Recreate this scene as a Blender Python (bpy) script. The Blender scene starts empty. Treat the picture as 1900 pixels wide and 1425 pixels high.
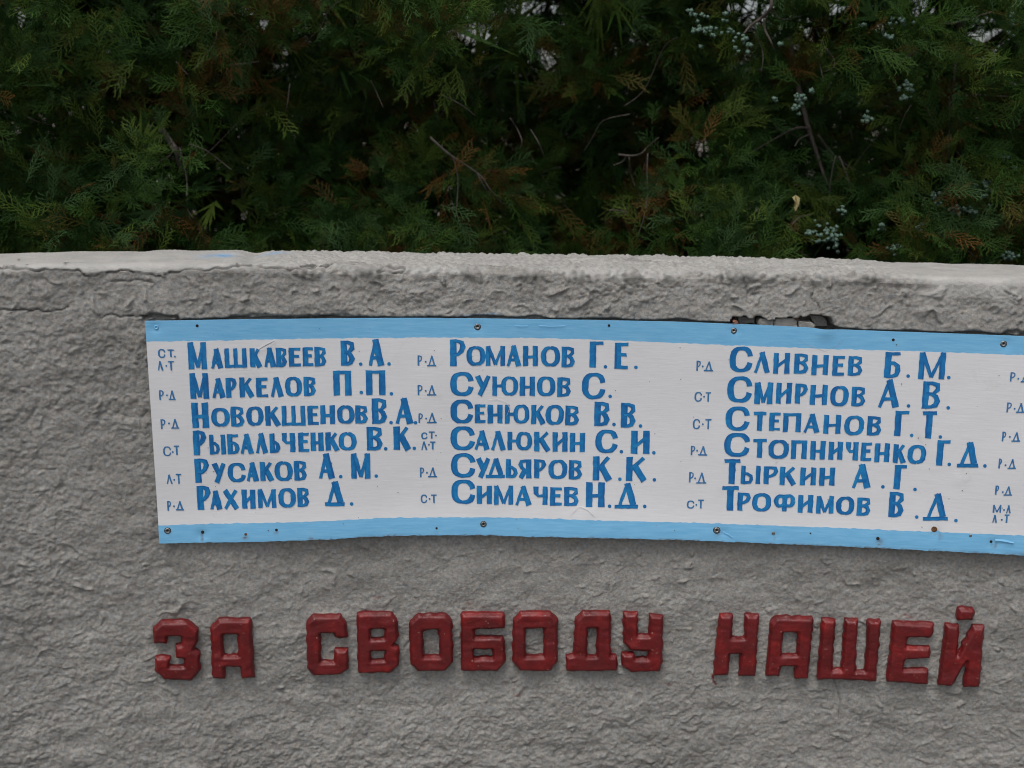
import bpy, bmesh, math, random
import numpy as np
from mathutils import Vector, Matrix

random.seed(7)
rng = np.random.default_rng(11)
sc = bpy.context.scene
COL = sc.collection

# ------------------------------------------------------------------ camera
F, TH, RO = 2273.45, 0.22322, -0.0229497      # focal (photo px), pitch down, roll
RW, XC = 3.433, 0.2117                        # radius of the curved wall, x of its centre
YC = 1.5 - math.sqrt(RW * RW - XC * XC)
CH = 1.55                                     # eye height
cam_d = bpy.data.cameras.new('camera')
cam = bpy.data.objects.new('camera', cam_d)
COL.objects.link(cam)
sc.camera = cam
c_, s_ = math.cos(RO), math.sin(RO)
fw = Vector((0, math.cos(TH), -math.sin(TH)))
dn = Vector((0, -math.sin(TH), -math.cos(TH)))
ex = Vector((1, 0, 0))
right = ex * c_ + dn * s_
up = -(ex * (-s_) + dn * c_)
cam.matrix_world = Matrix(((right.x, up.x, -fw.x, 0), (right.y, up.y, -fw.y, 0), (right.z, up.z, -fw.z, CH), (0, 0, 0, 1)))
cam_d.sensor_width = 36
cam_d.lens = 36 * F / 1900
cam_d.clip_start = 0.05
cam_d.clip_end = 2000
cam_d.dof.use_dof = True
cam_d.dof.focus_distance = 1.52
cam_d.dof.aperture_fstop = 5

# ------------------------------------------------------------------ light
SUN_EL, SUN_AZ = math.radians(64), math.radians(205)   # azimuth clockwise from +Y
world = bpy.data.worlds.new('World')
sc.world = world
world.use_nodes = True
wn = world.node_tree
wn.nodes.clear()
sky = wn.nodes.new('ShaderNodeTexSky')
sky.sky_type = 'NISHITA'
sky.sun_disc = False
sky.sun_elevation = SUN_EL
sky.sun_rotation = SUN_AZ
sky.air_density = 1.0
sky.dust_density = 4.0
hs = wn.nodes.new('ShaderNodeHueSaturation')
hs.inputs['Saturation'].default_value = 0.45
bg = wn.nodes.new('ShaderNodeBackground')
bg.inputs['Strength'].default_value = 0.14
wo = wn.nodes.new('ShaderNodeOutputWorld')
wn.links.new(sky.outputs[0], hs.inputs['Color'])
wn.links.new(hs.outputs[0], bg.inputs[0])
wn.links.new(bg.outputs[0], wo.inputs[0])
sun_d = bpy.data.lights.new('sun', 'SUN')
sun_d.energy = 1.15
sun_d.angle = math.radians(22)
sun_d.color = (1.0, 0.985, 0.965)
sun = bpy.data.objects.new('sun', sun_d)
COL.objects.link(sun)
sd = Vector((math.sin(SUN_AZ) * math.cos(SUN_EL), math.cos(SUN_AZ) * math.cos(SUN_EL), math.sin(SUN_EL)))
sun.rotation_euler = sd.to_track_quat('Z', 'Y').to_euler()
sun.location = sd * 20
sc.view_settings.view_transform = 'Standard'
sc.view_settings.look = 'None'
sc.view_settings.exposure = 0.12
sc.view_settings.gamma = 1
sc.cycles.filter_width = 1.05
sc.view_settings.use_curve_mapping = False

# ------------------------------------------------------------------ placing helpers
def rays(px, py):
    x = (np.asarray(px, float) - 950) / F
    y = (np.asarray(py, float) - 712.5) / F
    X = c_ * x - s_ * y
    Y = s_ * x + c_ * y
    return X, math.cos(TH) - Y * math.sin(TH), -math.sin(TH) - Y * math.cos(TH)

def at(px, py, off=0.0):
    """where the line of sight through a photo point meets the wall: arc length u, height z"""
    dx, dy, dz = rays(px, py)
    r = RW - off
    a = dx * dx + dy * dy
    b = -2 * (dx * XC + dy * YC)
    c = XC * XC + YC * YC - r * r
    t = (-b + np.sqrt(b * b - 4 * a * c)) / (2 * a)
    return np.arctan2(dx * t - XC, dy * t - YC) * RW, dz * t + CH

def wp(u, z, off):
    """wall coordinates -> world (off = distance in front of the wall face)"""
    ph = np.asarray(u) / RW
    r = RW - np.asarray(off)
    return np.stack([XC + r * np.sin(ph), YC + r * np.cos(ph), np.asarray(z) + 0 * ph], -1)

def dp(px, py, y):
    """photo point on the vertical plane at distance y"""
    dx, dy, dz = rays(px, py)
    return Vector((float(dx / dy * y), y, float(CH + dz / dy * y)))

def project(P):
    """photo px of world points, to find where a stain or a gap of the photograph lies"""
    Q = P - np.array([0, 0, CH])
    X = Q @ np.array(right); Yd = Q @ -np.array(up); Zf = Q @ np.array(fw)
    return 950 + F * X / Zf, 712.5 + F * Yd / Zf

def tag(o, label=None, cat=None, group=None, kind=None):
    for k, v in (('label', label), ('category', cat), ('group', group), ('kind', kind)):
        if v:
            o[k] = v
    return o

def empty(name, loc):
    o = bpy.data.objects.new(name, None)
    o.location = loc
    o.empty_display_size = 0.1
    COL.objects.link(o)
    return o

def link(name, me, mat=None, parent=None):
    o = bpy.data.objects.new(name, me)
    COL.objects.link(o)
    if mat and not me.materials:
        me.materials.append(mat)
    if parent is not None:
        o.parent = parent
        o.matrix_parent_inverse = Matrix.Translation(parent.location).inverted() if parent.type == 'EMPTY' else Matrix()
    return o

def np_mesh(name, verts, faces, smooth=True, attrs=None):
    """faces: int array (n,3) or (n,4)"""
    verts = np.ascontiguousarray(verts, dtype=np.float32)
    faces = np.ascontiguousarray(faces, dtype=np.int32)
    me = bpy.data.meshes.new(name)
    n, k = faces.shape
    me.vertices.add(len(verts))
    me.vertices.foreach_set('co', verts.ravel())
    me.loops.add(n * k)
    me.loops.foreach_set('vertex_index', faces.ravel())
    me.polygons.add(n)
    me.polygons.foreach_set('loop_start', np.arange(0, n * k, k, dtype=np.int32))
    me.polygons.foreach_set('loop_total', np.full(n, k, dtype=np.int32))
    me.polygons.foreach_set('use_smooth', np.full(n, smooth))
    for an, av in (attrs or {}).items():
        av = np.asarray(av, dtype=np.float32)
        if av.ndim == 1:
            a = me.attributes.new(an, 'FLOAT', 'POINT')
            a.data.foreach_set('value', av)
        else:
            a = me.attributes.new(an, 'FLOAT_COLOR', 'POINT')
            a.data.foreach_set('color', av.ravel())
    me.update()
    me.validate()
    return me

# ------------------------------------------------------------------ noise
def spectral(nx, ny, wx, wy, seed, band=0.45):
    """periodic band-limited noise, wavelength wx, wy in samples, unit variance"""
    r = np.random.default_rng(seed)
    f = np.fft.rfft2(r.standard_normal((ny, nx)))
    ky = np.fft.fftfreq(ny)[:, None]
    kx = np.fft.rfftfreq(nx)[None, :]
    k = np.sqrt((kx * wx) ** 2 + (ky * wy) ** 2) + 1e-9
    f *= np.exp(-(np.log(k) / band) ** 2)
    o = np.fft.irfft2(f, s=(ny, nx))
    return o / o.std()

def lookup(arr, x, y):
    ny, nx = arr.shape
    x0 = np.floor(x).astype(int); y0 = np.floor(y).astype(int)
    fx = x - x0; fy = y - y0
    x0 %= nx; y0 %= ny
    x1 = (x0 + 1) % nx; y1 = (y0 + 1) % ny
    return (arr[y0, x0] * (1 - fx) + arr[y0, x1] * fx) * (1 - fy) + (arr[y1, x0] * (1 - fx) + arr[y1, x1] * fx) * fy

def worley(x, y, cx, cy, seed, keep=1.0):
    """rounded lumps: height 0..1 of the tallest dome over each point"""
    r = np.random.default_rng(seed)
    n = 256
    jx, jy, hh, rr = r.random((n, n)), r.random((n, n)), .45 + .55 * r.random((n, n)), .62 + .42 * r.random((n, n))
    hh = np.where(r.random((n, n)) < keep, hh, 0)
    gx, gy = x / cx, y / cy
    ix, iy = np.floor(gx).astype(int), np.floor(gy).astype(int)
    o = np.zeros(x.shape)
    for a in (-1, 0, 1):
        for b in (-1, 0, 1):
            jx_, jy_ = (ix + a) % n, (iy + b) % n
            d2 = (gx - ix - a - jx[jy_, jx_]) ** 2 + (gy - iy - b - jy[jy_, jx_]) ** 2
            o = np.maximum(o, hh[jy_, jx_] * np.maximum(1 - d2 / rr[jy_, jx_] ** 2, 0) ** .8)
    return o

def sstep(a, b, x):
    t = np.clip((x - a) / (b - a), 0, 1)
    return t * t * (3 - 2 * t)

def polydist(U, Z, pts):
    """distance of every (U,Z) to a polyline"""
    d = np.full(U.shape, 9.0)
    for (ax, ay), (bx, by) in zip(pts[:-1], pts[1:]):
        m = (U > min(ax, bx) - .03) & (U < max(ax, bx) + .03) & (Z > min(ay, by) - .03) & (Z < max(ay, by) + .03)
        if not m.any():
            continue
        u, z = U[m], Z[m]
        vx, vy = bx - ax, by - ay
        t = np.clip(((u - ax) * vx + (z - ay) * vy) / (vx * vx + vy * vy + 1e-12), 0, 1)
        d[m] = np.minimum(d[m], np.hypot(u - ax - t * vx, z - ay - t * vy))
    return d

def inpoly(U, Z, pts):
    r = np.zeros(U.shape, bool)
    n = len(pts)
    for i in range(n):
        (x1, y1), (x2, y2) = pts[i], pts[(i + 1) % n]
        c = ((y1 > Z) != (y2 > Z)) & (U < (x2 - x1) * (Z - y1) / (y2 - y1 + 1e-15) + x1)
        r ^= c
    return r

def conv(pts):
    u, z = at([p[0] for p in pts], [p[1] for p in pts])
    return list(zip(u.tolist(), z.tolist()))

# ------------------------------------------------------------------ materials
def mat_new(name):
    m = bpy.data.materials.new(name)
    m.use_nodes = True
    nt = m.node_tree
    b = nt.nodes['Principled BSDF']
    return m, nt, b

def nd(nt, t, **kw):
    n = nt.nodes.new(t)
    for k, v in kw.items():
        if k in n.inputs.keys():
            n.inputs[k].default_value = v
        else:
            setattr(n, k, v)
    return n

def ramp(nt, fac, stops):
    r = nt.nodes.new('ShaderNodeValToRGB')
    e = r.color_ramp.elements
    e[0].position, e[0].color = stops[0][0], (*stops[0][1], 1)
    e[1].position, e[1].color = stops[-1][0], (*stops[-1][1], 1)
    for p, c in stops[1:-1]:
        x = e.new(p); x.color = (*c, 1)
    nt.links.new(fac, r.inputs[0])
    return r.outputs[0]

def noise(nt, scale, detail=4, rough=0.6, vec=None, dist=0.0):
    n = nt.nodes.new('ShaderNodeTexNoise')
    n.inputs['Scale'].default_value = scale
    n.inputs['Detail'].default_value = detail
    n.inputs['Roughness'].default_value = rough
    n.inputs['Distortion'].default_value = dist
    if vec is not None:
        nt.links.new(vec, n.inputs['Vector'])
    return n.outputs[0]

def mix(nt, fac, a, b, mode='MIX'):
    m = nt.nodes.new('ShaderNodeMix')
    m.data_type = 'RGBA'
    m.blend_type = mode
    for s, v in ((m.inputs[0], fac), (m.inputs[6], a), (m.inputs[7], b)):
        if isinstance(v, (int, float)):
            s.default_value = v
        elif isinstance(v, tuple):
            s.default_value = (*v, 1)
        else:
            nt.links.new(v, s)
    return m.outputs[2]

def attr(nt, name, out='Fac'):
    a = nt.nodes.new('ShaderNodeAttribute')
    a.attribute_name = name
    return a.outputs[out]

def obj_vec(nt, scale=(1, 1, 1)):
    t = nt.nodes.new('ShaderNodeTexCoord')
    mp = nt.nodes.new('ShaderNodeMapping')
    mp.inputs['Scale'].default_value = scale
    nt.links.new(t.outputs['Object'], mp.inputs[0])
    return mp.outputs[0]

def bump(nt, b, h, strength, dist):
    n = nt.nodes.new('ShaderNodeBump')
    n.inputs['Strength'].default_value = strength
    n.inputs['Distance'].default_value = dist
    nt.links.new(h, n.inputs['Height'])
    nt.links.new(n.outputs[0], b.inputs['Normal'])
    return n

# stucco
M_wall, nt, b = mat_new('painted_stucco')
v = obj_vec(nt)
base = ramp(nt, noise(nt, 7, 8, .7, v), [(.28, (.205, .197, .180)), (.5, (.274, .264, .243)), (.72, (.328, .315, .289))])
fine = ramp(nt, noise(nt, 260, 3, .6, v), [(.35, (.66, .66, .66)), (.65, (1.20, 1.20, 1.19))])
base = mix(nt, .65, base, fine, 'MULTIPLY')
chroma = ramp(nt, noise(nt, 190, 3, .7, v), [(.35, (1.06, .99, .92)), (.65, (.93, 1.0, 1.08))])
base = mix(nt, .8, base, chroma, 'MULTIPLY')
warm = ramp(nt, noise(nt, 45, 5, .7, v), [(.57, (0, 0, 0)), (.72, (1, 1, 1))])
base = mix(nt, nd(nt, 'ShaderNodeMath', operation='MULTIPLY').outputs[0], base, (.29, .27, .225))
mm = base.node.inputs[0].links[0].from_node
nt.links.new(warm, mm.inputs[0]); mm.inputs[1].default_value = .45
pale = ramp(nt, noise(nt, 30, 6, .7, v), [(.3, (.34, .332, .310)), (.7, (.455, .442, .415))])
base = mix(nt, attr(nt, 'pale'), base, pale)
base = mix(nt, attr(nt, 'grime_shade'), base, (.085, .082, .072))  # dark mask: grime line plus shade painted into the hollows
base = mix(nt, attr(nt, 'blue'), base, (.19, .36, .56))
base = mix(nt, attr(nt, 'red'), base, (.14, .012, .014))
nt.links.new(base, b.inputs['Base Color'])
b.inputs['Roughness'].default_value = .62
b.inputs['Specular IOR Level'].default_value = .35
ma = nt.nodes.new('ShaderNodeMath'); ma.operation = 'MULTIPLY_ADD'; ma.inputs[1].default_value = 1.0
nt.links.new(noise(nt, 150, 3, .6, v, .4), ma.inputs[0]); nt.links.new(noise(nt, 380, 5, .75, v), ma.inputs[2])
h1 = ma.outputs[0]
bump(nt, b, h1, .7, .0016)

# board paints
def board_mat(name, lo, hi, dirt):
    m, nt, b = mat_new(name)
    v = obj_vec(nt, (6, 6, 60))
    v2 = obj_vec(nt)
    base = ramp(nt, noise(nt, 6, 6, .6, v), [(.3, lo), (.7, hi)])
    d = ramp(nt, noise(nt, 14, 6, .75, v2, .6), [(.60, (0, 0, 0)), (.80, (1, 1, 1))])
    base = mix(nt, nd(nt, 'ShaderNodeMath', operation='MULTIPLY').outputs[0], base, dirt)
    mm = base.node.inputs[0].links[0].from_node
    nt.links.new(d, mm.inputs[0]); mm.inputs[1].default_value = .55
    rust = attr(nt, 'rust')
    base = mix(nt, rust, base, (.13, .06, .02))
    nt.links.new(base, b.inputs['Base Color'])
    b.inputs['Roughness'].default_value = .42
    b.inputs['Specular IOR Level'].default_value = .4
    bump(nt, b, noise(nt, 9, 5, .6, v), .22, .0008)
    return m
M_white = board_mat('white_enamel', (.65, .65, .655), (.70, .70, .71), (.46, .45, .42))
M_blue = board_mat('sky_blue_enamel', (.145, .41, .66), (.205, .49, .73), (.24, .44, .60))

M_let, nt, b = mat_new('blue_lettering_paint')
v = obj_vec(nt, (1, 1, 1))
c0 = ramp(nt, noise(nt, 120, 5, .65, v), [(.3, (.003, .125, .36)), (.7, (.012, .235, .52))])
t = nt.nodes.new('ShaderNodeMath'); t.operation = 'MULTIPLY'; t.inputs[1].default_value = .75
nt.links.new(attr(nt, 'tone'), t.inputs[0])
c0 = mix(nt, t.outputs[0], c0, (.003, .070, .26))
nt.links.new(c0, b.inputs['Base Color'])
b.inputs['Roughness'].default_value = .38
bump(nt, b, noise(nt, 500, 3, .6, v), .25, .0006)

M_rank, nt, b = mat_new('thin_blue_lettering_paint')
b.inputs['Base Color'].default_value = (.035, .15, .29, 1)
c0 = ramp(nt, noise(nt, 220, 4, .6, obj_vec(nt)), [(.3, (.010, .115, .31)), (.72, (.06, .21, .41))])
nt.links.new(c0, b.inputs['Base Color'])
b.inputs['Roughness'].default_value = .45

M_red, nt, b = mat_new('dark_red_gloss_paint')
v = obj_vec(nt)
c0 = ramp(nt, noise(nt, 38, 5, .65, v), [(.3, (.085, .0055, .006)), (.55, (.138, .0075, .0085)), (.75, (.25, .013, .010))])
chips = ramp(nt, noise(nt, 330, 2, .5, v), [(.70, (0, 0, 0)), (.74, (1, 1, 1))])
c0 = mix(nt, chips, c0, (.30, .17, .14))
nt.links.new(c0, b.inputs['Base Color'])
nt.links.new(ramp(nt, noise(nt, 60, 4, .6, v), [(.3, (.36,) * 3), (.7, (.58,) * 3)]), b.inputs['Roughness'])
b.inputs['Specular IOR Level'].default_value = .45
bump(nt, b, noise(nt, 150, 5, .6, v), .5, .0018)

M_metal, nt, b = mat_new('screw_metal')
b.inputs['Metallic'].default_value = .85
b.inputs['Roughness'].default_value = .42
nt.links.new(ramp(nt, noise(nt, 700, 3, .6, obj_vec(nt)), [(.35, (.10, .09, .08)), (.65, (.42, .42, .42))]), b.inputs['Base Color'])
M_dark, nt, b = mat_new('hole_gap_dark')
b.inputs['Base Color'].default_value = (.012, .010, .009, 1)
b.inputs['Roughness'].default_value = .95
M_rust, nt, b = mat_new('rust')
nt.links.new(ramp(nt, noise(nt, 600, 4, .6, obj_vec(nt)), [(.35, (.055, .022, .010)), (.65, (.20, .095, .035))]), b.inputs['Base Color'])
b.inputs['Roughness'].default_value = .9
M_stone, nt, b = mat_new('broken_masonry')
nt.links.new(ramp(nt, noise(nt, 120, 5, .7, obj_vec(nt)), [(.3, (.19, .18, .165)), (.7, (.34, .325, .30))]), b.inputs['Base Color'])
b.inputs['Roughness'].default_value = .9
bump(nt, b, noise(nt, 300, 4, .7, obj_vec(nt)), .6, .002)
M_brickred, nt, b = mat_new('broken_red_brick')
nt.links.new(ramp(nt, noise(nt, 160, 5, .7, obj_vec(nt)), [(.3, (.14, .06, .04)), (.7, (.30, .15, .10))]), b.inputs['Base Color'])
b.inputs['Roughness'].default_value = .9

M_leaf, nt, b = mat_new('thuja_foliage')
ca = attr(nt, 'tint', 'Color')
ca = mix(nt, .35, ca, ramp(nt, noise(nt, 160, 2, .5, obj_vec(nt)), [(.3, (.55,) * 3), (.7, (1.35,) * 3)]), 'MULTIPLY')
nt.links.new(ca, b.inputs['Base Color'])
b.inputs['Roughness'].default_value = .6
b.inputs['Specular IOR Level'].default_value = .07
M_bark, nt, b = mat_new('thuja_bark')
nt.links.new(ramp(nt, noise(nt, 5, 6, .7, obj_vec(nt, (14, 14, 2))), [(.3, (.032, .026, .021)), (.7, (.115, .097, .083))]), b.inputs['Base Color'])
b.inputs['Roughness'].default_value = .9
bump(nt, b, noise(nt, 9, 5, .7, obj_vec(nt, (14, 14, 2))), .7, .003)
M_cone, nt, b = mat_new('glaucous_seed_cone')
nt.links.new(ramp(nt, noise(nt, 220, 3, .6, obj_vec(nt)), [(.3, (.050, .100, .070)), (.7, (.125, .200, .155))]), b.inputs['Base Color'])
b.inputs['Roughness'].default_value = .7
M_soil, nt, b = mat_new('ground_soil')
nt.links.new(ramp(nt, noise(nt, 3, 8, .7, obj_vec(nt)), [(.3, (.10, .085, .065)), (.7, (.19, .165, .13))]), b.inputs['Base Color'])
b.inputs['Roughness'].default_value = .95
M_pave, nt, b = mat_new('asphalt_paving')
nt.links.new(ramp(nt, noise(nt, 60, 6, .7, obj_vec(nt)), [(.3, (.07, .068, .065)), (.7, (.13, .125, .12))]), b.inputs['Base Color'])
b.inputs['Roughness'].default_value = .9

# ------------------------------------------------------------------ ground
def plane(name, x0, x1, y0, y1, z, m, n=40):
    xs = np.linspace(x0, x1, n); ys = np.linspace(y0, y1, n)
    X, Y = np.meshgrid(xs, ys)
    Z = np.full_like(X, z)
    V = np.stack([X, Y, Z], -1).reshape(-1, 3)
    i = np.arange(n * n).reshape(n, n)
    Fc = np.stack([i[:-1, :-1], i[:-1, 1:], i[1:, 1:], i[1:, :-1]], -1).reshape(-1, 4)
    o = link(name, np_mesh(name, V, Fc), m)
    o['kind'] = 'structure'
    return o
plane('ground', -600, 600, -600, 600, 0, M_soil)
plane('path', -14, 14, -9, 1.2, .004, M_pave)

# ------------------------------------------------------------------ sign outline (wall coordinates)
def curve(pts, ext=.42):
    u, z = at([p[0] for p in pts], [p[1] for p in pts])
    u = list(u); z = list(z)
    m = (z[-1] - z[-3]) / (u[-1] - u[-3]) * .25
    u.append(u[-1] + ext + .4); z.append(z[-1] + m * (ext + .4))
    u.insert(0, u[0] - .5); z.insert(0, z[0])
    return np.array(u), np.array(z)
S_TOP = curve([(271, 592.7), (400, 590.8), (525, 589.8), (740, 587.7), (900, 588.6), (1015, 590.4), (1250, 594.4), (1400, 600), (1500, 605.5), (1528, 609.2), (1560, 609.3), (1660, 613.5), (1900, 621.5)])
S_B1 = curve([(273, 630.5), (400, 629), (525, 627), (800, 623.7), (1015, 625), (1130, 629), (1290, 635), (1530, 645), (1900, 656.5)])
S_B2 = curve([(295, 971), (525, 965), (610, 962), (700, 957), (900, 955), (1130, 960), (1290, 964.5), (1500, 972), (1670, 979.5), (1900, 988.5)])
S_BOT = curve([(297, 1003.5), (430, 1001), (525, 998.5), (610, 995), (690, 990.5), (770, 988), (900, 987.6), (1015, 990), (1150, 992), (1290, 996), (1400, 1000.5), (1500, 1005), (1700, 1014.5), (1840, 1021.5), (1900, 1024.8)])
uL0 = float(at(271, 592.7)[0]); uL1 = float(at(297, 1003.5)[0])
uEND = float(at(1900, 620)[0]) + .34
ztop = lambda u: np.interp(u, *S_TOP)
zbot = lambda u: np.interp(u, *S_BOT)
BN = spectral(1024, 512, 300, 260, 5, .6)
BN2 = spectral(1024, 512, 60, 90, 6, .6)
def board_off(u, z):
    """how far the sheet stands off the wall face"""
    u = np.asarray(u, float); z = np.asarray(z, float)
    x = (u + 1) * 500; y = (z - .8) * 500 + 100
    o = .0095 + .0014 * lookup(BN, x, y) + .00022 * lookup(BN2, x, y)
    o = o + .003 * np.exp(-((z - zbot(u)) / .03) ** 2)
    for px, py, a, r in DENTS:
        du, dz = at(px, py)
        o = o + a * np.exp(-(((u - du) ** 2 + (z - dz) ** 2) / r ** 2))
    return o
DENTS = [(290, 607, -.0012, .006), (376, 988, -.0018, .007), (1528, 612, .002, .010), (928, 772, -.0007, .010), (928, 760, .0006, .012),
         (1340, 982, -.0012, .006), (1434, 988, -.001, .005), (1628, 1000, -.001, .005), (1733, 982, -.0012, .006),
         (1095, 945, .0007, .008), (1780, 885, .0006, .009), (1840, 1003, -.0015, .007), (1862, 638, -.001, .006), (886, 606, -.0008, .005), (897, 972, -.0008, .005), (1361, 613, -.0009, .005)]

# ------------------------------------------------------------------ wall
zt_px = [(-900, 476), (0, 472), (120, 467.5), (250, 466.5), (420, 468), (600, 471), (900, 476.5), (1100, 478), (1300, 481), (1500, 484.5), (1650, 489), (1900, 495), (2900, 520)]
TH_W = .15
ut, zt = at([p[0] for p in zt_px], [p[1] for p in zt_px], -TH_W + .01)
Ztop = lambda u: np.interp(u, ut, zt)
zb_fine = float(at(950, 1425)[1]) - .035
uf0 = float(at(0, 1425)[0]) - .05; uf1 = float(at(1900, 1425)[0]) + .05
uf0 = min(uf0, float(at(0, 470)[0]) - .05); uf1 = max(uf1, float(at(1900, 470)[0]) + .05)
STEP = .00158
us = [uf0]
def grow(start, end, step, sgn):
    out = []; x = start; s = step
    while (end - x) * sgn > 0:
        s = min(s * 1.13, .05) if abs(x - start) > .25 else min(s * 1.3, .0045)
        x += s * sgn
        out.append(x)
    return out
U1 = np.concatenate([np.array(grow(uf0, -3.0, STEP, -1)[::-1]), np.arange(uf0, uf1, STEP), np.array(grow(uf1, 3.2, STEP, 1))])
# profile: parameter rows (front z as fraction measured down from the top edge)
RE = .009
ZREF = float(Ztop(0.0))
zf = np.concatenate([np.array(grow(zb_fine, -.1, STEP, -1)[::-1]), np.arange(zb_fine, ZREF - RE, STEP)])
zf = zf[zf > -.1]
rows = [('f', z) for z in zf] + [('a', a) for a in np.linspace(0, math.pi / 2, 14)[1:]]
rows += [('t', o) for o in np.arange(RE + .0018, TH_W - RE, .0022)] + [('b', a) for a in np.linspace(0, math.pi / 2, 8)] + [('k', d) for d in (.01, .03, .08, .2, .5, 1.0, 1.5)]
nr, nu = len(rows), len(U1)
OFF = np.zeros((nr, nu)); ZZ = np.zeros((nr, nu)); NO = np.zeros((nr, nu)); NZ = np.zeros((nr, nu)); SS = np.zeros((nr, nu))
ztu = Ztop(U1) - ZREF
# the coping is rounder at both smooth ends
for i, (k, p) in enumerate(rows):
    lift = ztu * (1 if k != 'f' else sstep(ZREF - .10, ZREF - .02, p))
    if k == 'f':
        OFF[i] = 0; ZZ[i] = p + lift; NO[i] = 1; SS[i] = p
    elif k == 'a':
        OFF[i] = -RE + RE * math.cos(p); ZZ[i] = ZREF - RE + RE * math.sin(p) + lift; NO[i] = math.cos(p); NZ[i] = math.sin(p); SS[i] = ZREF - RE + RE * p
    elif k == 't':
        OFF[i] = -p; ZZ[i] = ZREF + lift + .002 * math.sin(math.pi * p / TH_W); NZ[i] = 1; SS[i] = ZREF + .57 * RE + (p - RE)
    elif k == 'b':
        OFF[i] = -TH_W + RE - RE * math.sin(p); ZZ[i] = ZREF - RE + RE * math.cos(p) + lift; NO[i] = -math.sin(p); NZ[i] = math.cos(p); SS[i] = ZREF + TH_W - RE + RE * p
    else:
        OFF[i] = -TH_W; ZZ[i] = ZREF - RE - p + lift * 0 ; NO[i] = -1; SS[i] = ZREF + TH_W + p
        ZZ[i] = np.maximum(ZREF - RE - p, -.1)
UU = np.broadcast_to(U1, (nr, nu)).copy()
PPM = 1 / .0013                     # noise samples per metre
NX, NY = 1536, 1024
X = (UU + 1.0) * PPM; Y = SS * PPM
warpx = lookup(spectral(NX, NY, 40, 40, 1), X, Y); warpy = lookup(spectral(NX, NY, 45, 30, 2), X, Y)
nA = spectral(NX, NY, 13, 11, 21, .38); nB = spectral(NX, NY, 8, 6, 22, .4); nC = spectral(NX, NY, 34, 11, 23, .45)
nD = spectral(NX, NY, 60, 40, 24, .6); nE = spectral(NX, NY, 5, 4, 25, .4); nM = spectral(NX, NY, 240, 150, 26, .6)
nF = spectral(NX, NY, 18, 5.5, 27, .4)
Xw = X + 4 * warpx; Yw = Y + 3.2 * warpy
pebA = lookup(nA, Xw, Yw)
Yp = Yw + 2.0 * pebA                # droop: undersides steeper
w2x, w2y = lookup(spectral(NX, NY, 12, 12, 3), X, Y), lookup(spectral(NX, NY, 12, 12, 4), X, Y)
Xv, Yv = X + 1.0 * warpx + .5 * w2x, Y + 1.0 * warpy + .4 * w2y
Yd = Yv + 1.3 * worley(Xv, Yv, 6.5, 5.5, 70)      # droop: undersides steeper
nG = spectral(NX, NY, 3.2, 2.8, 28, .4)
peb = .95 * worley(Xv, Yd, 5.6, 4.7, 71, .8) + .80 * worley(Xv, Yd + 40, 3.3, 2.9, 72, .75) + .38 * worley(Xv, Yd, 10, 8, 73, .5) + .11 * lookup(nE, X, Y) + .07 * lookup(nG, X, Y) + .16 * lookup(nA, X, Y) - 1.25
strk = .80 * worley(Xv, Yd, 10, 4.8, 74, .8) + .75 * worley(Xv, Yd + 40, 5, 3.0, 75, .8) + .12 * worley(Xv, Yd, 16, 9, 76, .4) + .12 * lookup(nC, Xw, Yw) + .16 * lookup(nE, X, Y) + .09 * lookup(nG, X, Y) - 1.05
big = lookup(nD, X, Y); mask = lookup(nM, X, Y)
uA, _ = at(270, 800)
left = 1 - sstep(float(uA) - .10, float(uA) + .10, UU + .05 * mask)
zs_t, zs_b = ztop(UU), zbot(UU)
above = sstep(0, .02, ZZ - zs_t) * (1 - left)
z_low = at(950, 1110)[1]; z_low2 = at(950, 1330)[1]
below = (1 - sstep(-.03, .0, ZZ - zs_b)) * sstep(z_low2 - .08, z_low, ZZ) * (1 - left)
wst = np.clip(.04 + .50 * above + .34 * below + .16 * mask, 0, 1)
amp = .00155 + .00030 * mask + .0003 * above - .00055 * below * sstep(-.5, 1, mask + .6) + .0006 * sstep(z_low2, z_low2 - .15, ZZ) * .6
# smoother patches
for px, py, rx, ry, k in ((120, 560, .09, .03, .35), (215, 1000, .05, .06, .5), (300, 540, .04, .012, .6), (640, 520, .05, .01, .5), (700, 1065, .16, .022, .5), (1250, 1065, .18, .02, .45),
                          (350, 1290, .06, .022, .5), (1800, 540, .04, .02, .3), (1560, 1380, .15, .03, .3), (1000, 1075, .2, .02, .3)):
    cu, cz = at(px, py)
    amp = amp * (1 - k * np.exp(-((UU - cu) / rx) ** 2 - ((ZZ - cz) / ry) ** 2))
D = amp * ((1 - wst) * peb + wst * strk) * .98 + .0006 * big + .0009 * mask
# clumps of thicker plaster left of the sign and above it
D += .0013 * np.maximum(lookup(spectral(NX, NY, 22, 14, 31, .4), Xw, Yp) - 1.0, 0) * (1 + above)
# top surface: smooth plaster at both ends, crumbly in the middle
topm = sstep(ZREF - .014, ZREF - .004, SS) * (1 - sstep(ZREF + TH_W, ZREF + TH_W + .02, SS))
uSm1 = float(at(520, 480)[0]); uSm2 = float(at(1690, 490)[0])
smooth_end = np.clip((1 - sstep(uSm1 - .06, uSm1 + .03, UU)) + sstep(uSm2 - .05, uSm2 + .04, UU), 0, 1)
rough_top = (.0006 * lookup(nA, X, Y) + .0006 * lookup(nB, X, Y) + .0006 * big)
crumbs = .0019 * worley(X, Y, 7, 6, 41, .22) + .0012 * worley(X, Y, 4, 4, 42, .5)
D = D * (1 - topm) + topm * ((1 - smooth_end) * (rough_top + crumbs) + smooth_end * (.0004 * big + .00012 * lookup(nE, X, Y)))
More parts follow.
